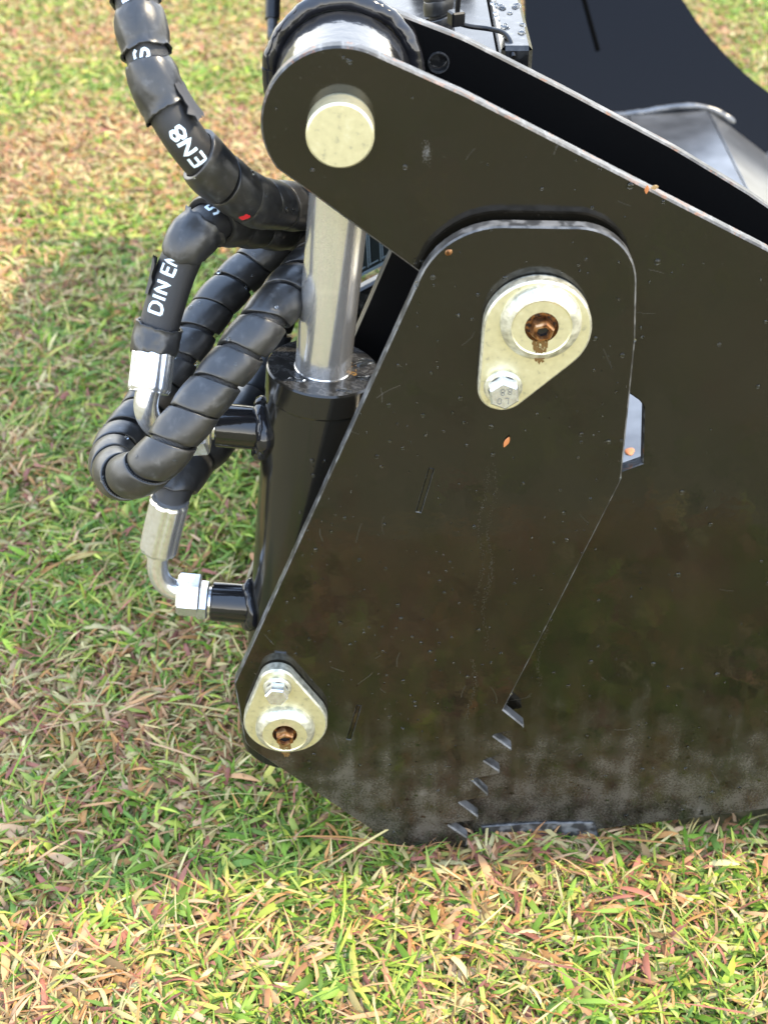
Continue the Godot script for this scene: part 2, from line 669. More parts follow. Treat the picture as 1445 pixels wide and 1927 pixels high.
	m.albedo_texture = noise_tex(5, 0.006, [[0.0, gray(0.08)], [0.36, gray(0.11)], [0.46, gray(0.17)], [0.56, gray(0.42)], [0.62, gray(0.24)], [0.71, Color(0.36, 0.34, 0.32)], [0.75, Color(0.5, 0.28, 0.14)], [0.78, gray(0.2)], [1.0, gray(0.5)]], 6)
	tri_map(m, 9.0)
	m = simple("dull_edge", Color.WHITE, 0.35)
	m.albedo_texture = noise_tex(6, 0.014, [[0.0, gray(0.14)], [0.5, gray(0.2)], [0.66, gray(0.36)], [1.0, gray(0.45)]], 6)
	tri_map(m, 9.0)
	m = simple("black_gloss", lin(0.010, 0.010, 0.011), 0.09)
	m.normal_enabled = true
	m.normal_scale = 0.12
	m.normal_texture = noise_tex(8, 0.02, [], 4, 512, 3.0)
	tri_map(m, 7.0)
	m = simple("black_satin", lin(0.006, 0.006, 0.0065), 0.28, 0.0, 0.4)
	m = simple("weld_paint", lin(0.012, 0.012, 0.014), 0.12)
	m = simple("barrel_paint", lin(0.011, 0.0105, 0.009), 0.07)
	m.roughness_texture = noise_tex(41, 0.02, [[0.0, gray(0.5)], [1.0, gray(1.0)]])
	m.roughness = 0.2
	tri_map(m, 10.0)
	m = simple("head_steel", Color.WHITE, 0.22, 0.4)
	m.albedo_texture = noise_tex(42, 0.012, [[0.0, gray(0.12)], [0.42, gray(0.18)], [0.56, gray(0.3)], [0.7, gray(0.2)], [1.0, gray(0.42)]], 6)
	tri_map(m, 11.0)
	m = simple("chrome", Color.WHITE, 0.16, 0.85)
	m.albedo_texture = noise_tex(43, 0.22, [[0.0, gray(0.35)], [0.31, gray(0.5)], [0.37, gray(0.88)], [1.0, gray(0.92)]], 3)
	m.roughness_texture = noise_tex(44, 0.03, [[0.0, gray(0.7)], [1.0, gray(1.0)]])
	m.roughness = 0.21
	tri_map(m, 12.0)
	m = simple("zinc", Color.WHITE, 0.36, 0.8)
	m.albedo_texture = noise_tex(45, 0.02, [[0.0, Color(0.7, 0.69, 0.6)], [0.28, Color(0.84, 0.82, 0.69)], [0.7, Color(0.87, 0.85, 0.72)], [1.0, Color(0.9, 0.89, 0.8)]], 6)
	tri_map(m, 14.0)
	m = simple("zinc_bright", Color.WHITE, 0.24, 0.85)
	m.albedo_texture = noise_tex(46, 0.03, [[0.0, gray(0.72)], [0.35, gray(0.83)], [0.7, Color(0.87, 0.88, 0.9)], [1.0, gray(0.92)]], 6)
	tri_map(m, 14.0)
	m = simple("zinc_worn", Color.WHITE, 0.45, 0.7)
	m.albedo_texture = noise_tex(47, 0.02, [[0.0, Color(0.5, 0.49, 0.44)], [0.4, Color(0.68, 0.67, 0.6)], [0.6, Color(0.8, 0.79, 0.72)], [1.0, Color(0.88, 0.88, 0.84)]], 6)
	tri_map(m, 16.0)
	m = simple("rusty", Color.WHITE, 0.32, 0.8)
	m.albedo_texture = noise_tex(48, 0.012, [[0.0, Color(0.15, 0.1, 0.07)], [0.35, Color(0.38, 0.24, 0.14)], [0.55, Color(0.6, 0.41, 0.25)], [0.7, Color(0.7, 0.55, 0.4)], [1.0, Color(0.75, 0.65, 0.52)]], 5)
	tri_map(m, 22.0)
	m = simple("pocket_rust", Color.WHITE, 0.6, 0.2)
	m.albedo_texture = noise_tex(49, 0.02, [[0.0, Color(0.08, 0.06, 0.05)], [0.45, Color(0.2, 0.12, 0.06)], [0.6, Color(0.5, 0.3, 0.1)], [1.0, Color(0.62, 0.45, 0.2)]], 4)
	tri_map(m, 22.0)
	simple("stamp", lin(0.18, 0.18, 0.16), 0.6, 0.3)
	simple("rust_stain", lin(0.13, 0.075, 0.026), 0.85, 0.0, 0.2)
	simple("dark_socket", lin(0.01, 0.01, 0.012), 0.2)
	m = simple("guard", Color.WHITE, 0.42, 0.0, 0.55)
	m.albedo_texture = noise_tex(50, 0.02, [[0.0, gray(0.11)], [0.5, gray(0.135)], [0.68, gray(0.16)], [0.8, gray(0.24)], [1.0, gray(0.34)]], 6)
	m.roughness_texture = noise_tex(51, 0.015, [[0.0, gray(0.6)], [0.5, gray(0.75)], [1.0, gray(1.0)]], 5)
	m.roughness = 0.47
	m.normal_enabled = true
	m.normal_scale = 0.15
	m.normal_texture = noise_tex(52, 0.03, [], 4, 512, 4.0)
	tri_map(m, 9.0)
	m = simple("torn_guard", lin(0.024, 0.024, 0.026), 0.6)
	m = simple("hose_rubber", lin(0.016, 0.016, 0.017), 0.38)
	m.heightmap_enabled = false
	m.normal_enabled = true
	m.normal_scale = 0.8
	m.normal_texture = weave()
	m.uv1_scale = Vector3(64, 60, 1)
	simple("hose_stripe", lin(0.012, 0.012, 0.013), 0.2)
	simple("print_white", lin(0.62, 0.74, 0.82), 0.5)
	simple("print_red", lin(0.55, 0.02, 0.03), 0.4)
	m = simple("navy_sheet", lin(0.003, 0.0034, 0.0055), 0.1, 0.0, 0.25)
	simple("lug_paint", lin(0.004, 0.004, 0.0042), 0.12, 0.0, 0.35)
	m = simple("bare_floor", Color.WHITE, 0.28, 0.6)
	m.albedo_texture = noise_tex(60, 0.012, [[0.0, gray(0.36)], [0.5, gray(0.43)], [1.0, gray(0.49)]], 5)
	tri_map(m, 3.0)
	simple("seam_dark", lin(0.002, 0.002, 0.002), 0.8, 0.0, 0.1)
	m = simple("weld_dusty", Color.WHITE, 0.6)
	m.albedo_texture = noise_tex(61, 0.05, [[0.0, gray(0.12)], [0.45, gray(0.2)], [0.55, gray(0.4)], [1.0, gray(0.5)]], 4)
	tri_map(m, 12.0)
	m = simple("wet_sheet", Color.WHITE, 0.15, 0.2)
	m.albedo_texture = noise_tex(62, 0.02, [[0.0, gray(0.08)], [0.5, gray(0.12)], [0.75, gray(0.2)], [1.0, gray(0.4)]], 5)
	tri_map(m, 8.0)
	m = simple("data_plate", lin(0.02, 0.028, 0.03), 0.3)
	simple("data_lines", lin(0.2, 0.27, 0.32), 0.5)
	m = simple("water", Color(0.96, 0.98, 1.0, 0.0), 0.0)
	m.transparency = BaseMaterial3D.TRANSPARENCY_ALPHA
	m.refraction_enabled = true
	m.refraction_scale = 0.033
	simple("beige_edge", lin(0.2, 0.18, 0.14), 0.5)
	# ground and grass
	m = simple("thatch", Color.WHITE, 0.95)
	m.albedo_texture = noise_tex(70, 0.03, [[0.0, lin(0.05, 0.045, 0.02)], [0.4, lin(0.12, 0.11, 0.045)], [0.6, lin(0.2, 0.17, 0.08)], [1.0, lin(0.3, 0.22, 0.12)]], 6)
	tri_map(m, 5.0)
	m = simple("leaf", Color.WHITE, 0.55, 0.0, 0.3)
	m.vertex_color_use_as_albedo = true
	m.backlight_enabled = true
	m.backlight = Color(0.55, 0.6, 0.4)

func weave() -> ImageTexture:
	var im := Image.create(64, 64, false, Image.FORMAT_L8)
	for y in 64:
		for x in 64:
			var a := sin(TAU * x / 16.0) * sin(TAU * y / 16.0)
			im.set_pixel(x, y, gray(0.5 + 0.45 * a))
	im.bump_map_to_normal_map(4.0)
	return ImageTexture.create_from_image(im)

# ------------------------------------------------------------------ the scene

func _ready() -> void:
	rng.seed = 20240
	var cam := Camera3D.new()
	cam.name = "camera"
	cam.position = EYE
	cam.rotation_degrees = Vector3(-36.5, 0, 0)
	cam.fov = 39.6167
	cam.near = 0.05
	cam.far = 400.0
	var lens := CameraAttributesPhysical.new()
	lens.frustum_focal_length = 24.0 / (2.0 * tan(deg_to_rad(39.6167) * 0.5))
	lens.frustum_near = 0.05
	lens.frustum_far = 400.0
	lens.frustum_focus_distance = 0.92
	lens.exposure_aperture = 7.0
	cam.attributes = lens
	add_child(cam)
	cam.current = true

	var env := Environment.new()
	env.background_mode = Environment.BG_SKY
	var sky := ProceduralSkyMaterial.new()
	sky.sky_top_color = Color(0.50, 0.58, 0.70)
	sky.sky_horizon_color = Color(0.94, 0.92, 0.86)
	sky.sky_curve = 0.2
	sky.ground_bottom_color = Color(0.30, 0.30, 0.18)
	sky.ground_horizon_color = Color(0.5, 0.5, 0.4)
	sky.energy_multiplier = 1.0
	env.sky = Sky.new()
	env.sky.sky_material = sky
	env.background_energy_multiplier = 3.3
	env.tonemap_mode = Environment.TONE_MAPPER_LINEAR
	env.tonemap_exposure = 2.55
	env.sdfgi_enabled = true
	env.ssao_enabled = true
	env.ssil_enabled = true
	var we := WorldEnvironment.new()
	we.name = "environment"
	we.environment = env
	add_child(we)

	var sun := DirectionalLight3D.new()
	sun.name = "sun"
	sun.light_energy = 0.9
	sun.light_color = Color(1.0, 0.93, 0.80)
	sun.light_angular_distance = 0.8
	sun.shadow_enabled = true
	sun.look_at_from_position(Vector3(0.605, 0.79, -0.075), Vector3.ZERO)
	add_child(sun)

	materials()
	ground()
	bucket()
	clamp_arm()
	cylinder()
	hoses()
	frame()
	small_things()

# ---------------- ground and grass

func ground() -> void:
	var g := MeshInstance3D.new()
	g.name = "ground"
	var pm := PlaneMesh.new()
	pm.size = Vector2(120, 120)
	pm.material = M.thatch
	g.mesh = pm
	add_child(g)
	tag(g, "lawn soil and thatch under the cut grass", "ground", "", "structure")

	var dry := noise(77, 2.2, 3)
	var fine := noise(78, 9.0, 3)
	var clump := noise(79, 38.0, 2)
	var broad := [blade(0.10, 0.9, 0.3, 4), blade(0.12, 1.7, 0.3, 5), blade(0.08, 0.5, 0.3, 3), blade(0.18, 1.2, 0.4, 4), blade(0.10, 2.4, 0.35, 5)]
	var thin := [blade(0.05, 0.7, 0.1, 4), blade(0.04, 1.3, 0.1, 4)]
	var curl := [blade(0.13, 3.0, 0.5, 5), blade(0.10, 4.2, 0.5, 6), blade(0.15, 1.6, 0.6, 4)]
	var greens := [Color(0.09, 0.165, 0.018), Color(0.16, 0.26, 0.03), Color(0.26, 0.35, 0.04), Color(0.13, 0.215, 0.045), Color(0.34, 0.38, 0.06), Color(0.07, 0.125, 0.018), Color(0.29, 0.35, 0.08), Color(0.40, 0.38, 0.09), Color(0.20, 0.30, 0.05)]
	var drys := [Color(0.46, 0.37, 0.16), Color(0.43, 0.215, 0.075), Color(0.46, 0.26, 0.125), Color(0.50, 0.42, 0.20), Color(0.34, 0.17, 0.08), Color(0.29, 0.115, 0.08), Color(0.39, 0.31, 0.12), Color(0.47, 0.30, 0.17), Color(0.21, 0.135, 0.06)]
	# [name, meshes, count, x and z range, length range, width factor, lying share, dry share shift, label]
	var sets := [
		["grass_blades", broad, 290000, Rect2(-0.95, -2.6, 1.9, 3.0), Vector2(0.012, 0.034), 0.0, "short broad green and yellow grass blades of the mown lawn"],
		["grass_stalks", thin, 60000, Rect2(-0.95, -2.6, 1.9, 3.0), Vector2(0.016, 0.042), 0.12, "thin straw coloured stalks and runners between the grass blades"],
		["dry_clippings", curl, 130000, Rect2(-0.95, -2.6, 1.9, 3.0), Vector2(0.012, 0.032), 0.62, "curled brown and pink dry clippings lying in the grass"],
		["grass_runners", thin, 700, Rect2(-0.6, -1.4, 1.2, 1.65), Vector2(0.05, 0.10), 0.5, "long pale runners lying across the cut grass"],
		["outer_grass", broad, 60000, Rect2(-3.0, -4.5, 6.0, 8.0), Vector2(0.02, 0.05), 0.1, "sparser grass of the lawn farther around the machine"],
	]
	for e in sets:
		var meshes: Array = e[1]
		var holder := Node3D.new()
		holder.name = e[0]
		add_child(holder)
		tag(holder, e[6], "grass", "", "stuff")
		for k in meshes.size():
			var count := int(e[2] / meshes.size())
			var spots := []
			var tints := PackedColorArray()
			while spots.size() < count:
				var area: Rect2 = e[3]
				var x := rng.randf_range(area.position.x, area.end.x)
				var z := rng.randf_range(area.position.y, area.end.y)
				if e[0] != "outer_grass":
					# the strip that the lens sees widens away from it; thin the far part
					if absf(x) > 0.36 + 0.27 * (0.4 - z) or rng.randf() < clampf(-z * 0.2, 0.0, 0.5):
						continue
				elif absf(x) < 0.9 and z > -2.5 and z < 0.35:
					continue
				if x > 0.02 and x < 0.85 and z < -0.02 and z > -1.1:
					continue
				if rng.randf() < 0.55:       # most shoots stand in small tufts
					var cell := Vector2(floorf(x / 0.03), floorf(z / 0.03))
					x = (cell.x + 0.5 + 0.4 * sin(cell.x * 12.9 + cell.y * 78.2)) * 0.03 + rng.randfn(0.0, 0.005)
					z = (cell.y + 0.5 + 0.4 * sin(cell.x * 39.3 + cell.y * 11.1)) * 0.03 + rng.randfn(0.0, 0.005)
				var ll: Vector2 = e[4]
				var l := rng.randf_range(ll.x, ll.y) * (1.0 + 0.4 * fine.get_noise_2d(x, z))
				var w := minf(l * 1.15, 0.032) * rng.randf_range(0.7, 1.35)
				var tilt := rng.randf_range(0.75, 1.55) if rng.randf() < 0.8 else rng.randf_range(0.2, 0.8)
				if e[0] == "dry_clippings":
					tilt = rng.randf_range(0.9, 1.6)
				var b := Basis(Vector3.UP, rng.randf() * TAU) * Basis(Vector3.RIGHT, tilt) * Basis(Vector3.UP, rng.randf_range(-0.8, 0.8))
				b = b * Basis.from_scale(Vector3(w, l, l))
				spots.append(Transform3D(b, Vector3(x, rng.randf_range(0.0, 0.012) if tilt > 0.9 else 0.0, z)))
				var share: float = 0.43 + e[5] + 0.14 * smoothstep(-0.9, -1.5, z) + 0.8 * dry.get_noise_2d(x, z) + 0.2 * fine.get_noise_2d(x + 5.0, z) + 0.55 * clump.get_noise_2d(x, z)
				var c: Color = drys[rng.randi() % drys.size()] if rng.randf() < share else greens[rng.randi() % greens.size()]
				var q := rng.randf_range(0.75, 1.25)
				tints.append(Color(c.r * q, c.g * q, c.b * q))
			var mm := MultiMesh.new()
			mm.transform_format = MultiMesh.TRANSFORM_3D
			mm.use_colors = true
			mm.mesh = meshes[k]
			mm.instance_count = spots.size()
			for i in spots.size():
				mm.set_instance_transform(i, spots[i])
				mm.set_instance_color(i, tints[i])
			var o := MultiMeshInstance3D.new()
			o.name = "blade" if k == 0 else "blade_%03d" % k
			o.multimesh = mm
			tag(o, "", "", "", "stuff")
			holder.add_child(o)

func blade(wide: float, bend: float, fold: float, seg: int) -> ArrayMesh:     # unit length, growing up along y and bending towards z
	var sh := Shape.new()
	var p := Vector3.ZERO
	var rows := []
	var a := 0.0
	for i in seg + 1:
		var t := float(i) / seg
		var w := wide * 0.5 * (0.7 + 0.5 * t) * (1.0 - pow(t, 3.5)) + 0.003
		var back := Vector3(0, -sin(a), cos(a)) * fold * w
		rows.append([p + Vector3(-w, 0, 0) + back, p, p + Vector3(w, 0, 0) + back])
		p += Vector3(0, cos(a), sin(a)) / seg
		a += bend / seg
	var out := []
	for r in rows:
		out.append(r[1] + Vector3(0, -0.4, 3.0))
	sh.grid(rows, out)
	var m := ArrayMesh.new()
	m.add_surface_from_arrays(Mesh.PRIMITIVE_TRIANGLES, arrays(sh, Vector3.ZERO))
	m.surface_set_material(0, M.leaf)
	return m

# ---------------- the clam half of the bucket: side plate with the lobe, inner lug, far end, floor

func arc_points(c: Vector2, r: float, a0: float, a1: float, seg: int) -> Array:
	var out := []
	for i in seg + 1:
		out.append([c + Vector2.from_angle(lerpf(a0, a1, float(i) / seg)) * r, 0.0])
	return out

func lug_outline(c: Vector2, r: float, rest: Array, down: Vector2, up: Vector2) -> PackedVector2Array:   # a round lobe whose sides run on to down and up
	var d0 := c.distance_to(down)
	var a0 := (down - c).angle() - acos(r / d0)
	var d1 := c.distance_to(up)
	var a1 := (up - c).angle() + acos(r / d1)
	while a0 < a1:
		a0 += TAU
	while a0 - a1 > TAU:
		a0 -= TAU
	var pts := arc_points(c, r, a0, a1, 26)
	pts.append_array(rest)
	return rounded(pts)

const LOBE := Vector2(-0.0238, 0.5907)

func bucket() -> void:
	var t := thing("bucket", Vector3(0.25, 0, -0.5), "black glossy bucket half with rounded lobe, big flat side plate and open top", "bucket")
	# side plate B
	var rest := [[Vector2(0.0442, 0.6083), 0.1], [Vector2(0.1056, 0.5767), 0.3], [Vector2(0.2231, 0.5162), 0.0], [Vector2(0.3148, 0.4563), 0.1], [Vector2(0.4458, 0.3106), 0.1], [Vector2(0.4729, 0.0986), 0.05], [Vector2(0.3, 0.0371), 0.3], [Vector2(0.0774, -0.0029), 0.0], [Vector2(0.0452, 0.0148), 0.0], [Vector2(0.0339, 0.1647), 0.0], [Vector2(0.0466, 0.4844), 0.0], [Vector2(0.0211, 0.5012), 0.0]]
	var outline := lug_outline(LOBE, 0.0440, rest, Vector2(-0.049, 0.5495), Vector2(0.0442, 0.6083))
	var slot := rounded([[Vector2(0.1314, 0.4182), 0.0], [Vector2(0.1511, 0.4193), 0.002], [Vector2(0.1623, 0.4108), 0.012], [Vector2(0.1662, 0.3656), 0.0], [Vector2(0.1372, 0.3522), 0.0]])
	var pl := plate(outline, [slot], -0.015, 0.009, 0.0012)
	var side := obj("side_plate", pl[0], M.plate_paint, t, pl[1], M.edge)
	drops("water_drops", side, scatter(outline, -0.015, 300, 0.0005, 0.0022, [[Vector2(-0.0238, 0.5907), 0.025], [Vector2(0.1544, 0.3869), 0.030]]), M.water)
	# wear strip at the foot of the side plate
	var foot := plate(rounded([[Vector2(0.0802, -0.0019), 0], [Vector2(0.0763, 0.0195), 0], [Vector2(0.1158, 0.0239), 0.02], [Vector2(0.165, 0.0245), 0.003], [Vector2(0.1707, 0.007), 0]]), [], -0.0135, 0.0014, 0.0012)
	obj("wear_strip", foot[0], M.dull_edge, t, foot[1], M.dull_edge)
	# inner lug C
	var c2 := LOBE
	var crest := [[Vector2(0.0471, 0.6108), 0.1], [Vector2(0.108, 0.5805), 0.3], [Vector2(0.1794, 0.5433), 0.2], [Vector2(0.2091, 0.5259), 0.1], [Vector2(0.2432, 0.5056), 0.2], [Vector2(0.3223, 0.4401), 0.1], [Vector2(0.3339, 0.3831), 0.05], [Vector2(0.2018, 0.4479), 0.05], [Vector2(0.0602, 0.4932), 0.05]]
	var cout := lug_outline(c2, 0.0440, crest, Vector2(0.0025, 0.5256), Vector2(0.0471, 0.6108))
	var hole := circle(Vector2(0.0324, 0.5966), 0.0055, 24)
	var cp := plate(cout, [hole], -0.1, 0.009, 0.0012)
	obj("inner_lug", cp[0], M.lug_paint, t, cp[1], M.edge)
	var plug := Shape.new()
	plug.lathe(place(Vector3.BACK, Vector3(hole[0].x - 0.0055, hole[0].y, -0.1085)), [Vector2(0.0001, 0.003), Vector2(0.0044, 0.003), Vector2(0.0054, 0.0)], 24)
	plug.lathe(place(Vector3.BACK, Vector3(hole[0].x - 0.0055, hole[0].y, -0.1005)), [Vector2(0.0053, 0.0), Vector2(0.0056, 0.0016), Vector2(0.0064, 0.0016), Vector2(0.0068, 0.0)], 24)
	obj("plug", plug, M.head_steel, t)
	# bored boss and its weld beads on the lug
	var ax := Vector3(LOBE.x, LOBE.y, 0)
	var w := bead(ring_points(Vector3(ax.x, ax.y, -0.096), Vector3.BACK, 0.0428, -0.2, TAU + 0.1, 70), 0.0060, 12, 0.16)
	obj("weld_bead", w, M.weld_paint, t)
	var w2 := bead(ring_points(Vector3(ax.x, ax.y, -0.0255), Vector3.BACK, 0.0405, 0.0, TAU + 0.1, 60), 0.0018, 13, 0.4)
	obj("weld_bead", w2, M.weld_paint, t)
	# far end sheet and floor
	var back := Shape.new()
	var lean := func(p: Vector2) -> Vector3: return Vector3(p.x, p.y, -1.05 - (p.y - 0.22) * 0.45)
	var far := [Vector2(0.1769, 0.3671), Vector2(0.3508, 0.3671), Vector2(0.3793, 0.3334), Vector2(0.3986, 0.3093), Vector2(0.4185, 0.2895), Vector2(0.4383, 0.2716), Vector2(0.4593, 0.2544), Vector2(0.4785, 0.2406), Vector2(0.4974, 0.2289), Vector2(0.6214, 0.1189), Vector2(0.6426, 0.0104), Vector2(0.1922, 0.0104)]
	var fp := PackedVector2Array(far)
	var ft := Geometry2D.triangulate_polygon(fp)
	for i in range(0, ft.size(), 3):
		var ps := []
		var qs := []
		for k in 3:
			ps.append(lean.call(fp[ft[i + k]]))
			qs.append(lean.call(fp[ft[i + k]]) + Vector3(0, -0.004, -0.009))
		back.flat(ps, Vector3(0, 0.4, 1))
		back.flat(qs, Vector3(0, -0.4, -1))
	var edge := Shape.new()
	for i in fp.size():
		var a: Vector3 = lean.call(fp[i])
		var b: Vector3 = lean.call(fp[(i + 1) % fp.size()])
		var dn := Vector3(0, -0.004, -0.009)
		edge.flat([a, b, b + dn, a + dn], Vector3((fp[(i + 1) % fp.size()] - fp[i]).y, -(fp[(i + 1) % fp.size()] - fp[i]).x, 0) * (1.0 if signed_area(fp) > 0.0 else -1.0))
	obj("end_sheet", back, M.navy_sheet, t, edge, M.dull_edge)
	var groove := Shape.new()
	var g0: Vector3 = lean.call(Vector2(0.2517, 0.34))
	var g1: Vector3 = lean.call(Vector2(0.2739, 0.2764))
	var gd := (g1 - g0)
	groove.box(Transform3D(Basis(gd.normalized(), Vector3(0, 0.41, 0.91), gd.normalized().cross(Vector3(0, 0.41, 0.91))), (g0 + g1) * 0.5), Vector3(gd.length(), 0.002, 0.006), 0.0008)
	obj("seam", groove, M.seam_dark, t)
	var prof := [Vector2(0.06, 0.155), Vector2(0.2, 0.19), Vector2(0.3155, 0.2021), Vector2(0.4159, 0.2092), Vector2(0.5036, 0.1515), Vector2(0.56, 0.10), Vector2(0.60, 0.03)]
	for i in prof.size() - 1:
		var fl := Shape.new()
		var a: Vector2 = prof[i]
		var b: Vector2 = prof[i + 1]
		fl.box(Transform3D(Basis(Vector3((b - a).x, (b - a).y, 0).normalized(), Vector3(-(b - a).y, (b - a).x, 0).normalized(), Vector3.BACK), Vector3((a + b).x * 0.5, (a + b).y * 0.5, -0.536)), Vector3(a.distance_to(b) - 0.0008, 0.006, 1.018), 0.001)
		obj("floor_sheet", fl, M.bare_floor, t)
	var wl := []
	for i in range(1, prof.size() - 1):
		wl.append(Vector3(prof[i].x, prof[i].y + 0.004, -1.043))
	obj("weld_bead", bead(wl, 0.0045, 31, 0.15), M.bare_floor, t)
	var wr := [Vector3(prof[4].x - 0.002, prof[4].y + 0.004, -1.04), Vector3(prof[4].x - 0.002, prof[4].y + 0.004, -0.5), Vector3(prof[4].x - 0.002, prof[4].y + 0.004, -0.03)]
	obj("weld_bead", bead(wr, 0.006, 32, 0.3), M.weld_dusty, t)
	var far_rest := [[Vector2(0.15, 0.52), 0.0], [Vector2(0.15, 0.2), 0.0], [Vector2(0.03, 0.3), 0.0], [Vector2(0.03, 0.47), 0.0]]
	var fl2 := plate(lug_outline(LOBE, 0.044, far_rest, Vector2(-0.049, 0.5495), Vector2(0.15, 0.52)), [], -1.12, 0.009, 0.0012)
	obj("far_lug", fl2[0], M.lug_paint, t, fl2[1], M.dull_edge)
	# pivot pin through the lobe
	var pin := thing("pivot_pin", Vector3(LOBE.x, LOBE.y, -0.06), "pale zinc plated pin end standing out of the rounded lobe", "pin")
	var ps2 := Shape.new()
	ps2.lathe(place(Vector3.BACK, Vector3(LOBE.x, LOBE.y, 0)), [Vector2(0.0182, -0.112), Vector2(0.0186, -0.0145), Vector2(0.0186, -0.0012), Vector2(0.0174, 0.0), Vector2(0.00001, 0.0)], 64)
	obj("shaft", ps2, M.zinc, pin)

# ---------------- the toothed clamp arm with its lock plates

func arm_outline(z: float) -> PackedVector2Array:
	return rounded([[Vector2(-0.1063, 0.1863), 0.004], [Vector2(0.0334, 0.5386), 0.05], [Vector2(0.1428, 0.5367), 0.037], [Vector2(0.1492, 0.4648), 0], [Vector2(0.1508, 0.3624), 0.01], [Vector2(0.1195, 0.2631), 0], [Vector2(0.0861, 0.1601), 0],
		[Vector2(0.102, 0.1434), 0.002], [Vector2(0.1017, 0.1413), 0], [Vector2(0.0792, 0.1342), 0.0006], [Vector2(0.0944, 0.1198), 0.002], [Vector2(0.0941, 0.1176), 0], [Vector2(0.0737, 0.108), 0.0006], [Vector2(0.0869, 0.0961), 0.002], [Vector2(0.0862, 0.0932), 0], [Vector2(0.0657, 0.0875), 0.0006], [Vector2(0.0793, 0.0706), 0.002], [Vector2(0.0786, 0.0682), 0], [Vector2(0.0565, 0.0623), 0.0006], [Vector2(0.0726, 0.0461), 0.002], [Vector2(0.0719, 0.0425), 0], [Vector2(0.0491, 0.037), 0.0006], [Vector2(0.0652, 0.0216), 0.002], [Vector2(0.0648, 0.0098), 0.0], [Vector2(0.0094, 0.0116), 0.004], [Vector2(-0.102, 0.1243), 0.018]])

func clamp_arm() -> void:
	var t := thing("clamp_arm", Vector3(0, 0.01, 0), "black toothed clamp arm plate held by two teardrop lock plates", "clamp arm")
	var outline := arm_outline(0.0)
	var slots := []
	var fills := []
	for e in [[Vector2(0.0301, 0.3723), Vector2(0.0222, 0.3375), 0.0036], [Vector2(-0.0178, 0.1649), Vector2(-0.0259, 0.1298), 0.0034]]:
		var a: Vector2 = e[0]
		var b: Vector2 = e[1]
		var nn: Vector2 = (b - a).orthogonal().normalized() * e[2] * 0.5
		slots.append(PackedVector2Array([a + nn, b + nn, b - nn, a - nn]))
		fills.append([a, b, e[2]])
	var pl := plate(outline, slots, 0.0, 0.0095, 0.001, 0.00015)
	var front := obj("arm_plate", pl[0], M.plate_paint, t, pl[1], M.dull_edge)
	for e in fills:
		var a: Vector2 = e[0]
		var b: Vector2 = e[1]
		var tab := Shape.new()
		var d := (b - a).normalized()
		tab.box(Transform3D(Basis(Vector3(d.x, d.y, 0), Vector3(-d.y, d.x, 0), Vector3.BACK), Vector3((a + b).x * 0.5, (a + b).y * 0.5, -0.0050)), Vector3(a.distance_to(b) - 0.0010, e[2] - 0.0009, 0.0094), 0.0001)
		obj("tab", tab, M.plate_paint, t)
	var avoid := [[Vector2(0.0895, 0.4758), 0.034], [Vector2(0.0714, 0.434), 0.02], [Vector2(-0.0706, 0.1583), 0.031], [Vector2(-0.0747, 0.1962), 0.016]]
	drops("water_drops", front, scatter(outline, 0.0, 360, 0.0005, 0.0018, avoid), M.water)
	# the twin plate at the other side of the cylinder
	var twin := plate(outline, [], -0.1165, 0.0095, 0.001)
	obj("rear_arm_plate", twin[0], M.black_satin, t, twin[1], M.beige_edge)
	lock_plate(t, Vector2(0.0894, 0.4769), 0.0318, Vector2(0.0713, 0.4362), 0.0150, Vector2(0.0909, 0.4825), Vector2(0.0712, 0.4385), 0.0235, 0.4)
	lock_plate(t, Vector2(-0.0707, 0.1561), 0.0300, Vector2(-0.0747, 0.1952), 0.0128, Vector2(-0.0709, 0.1519), Vector2(-0.0748, 0.1921), 0.0212, 0.15)

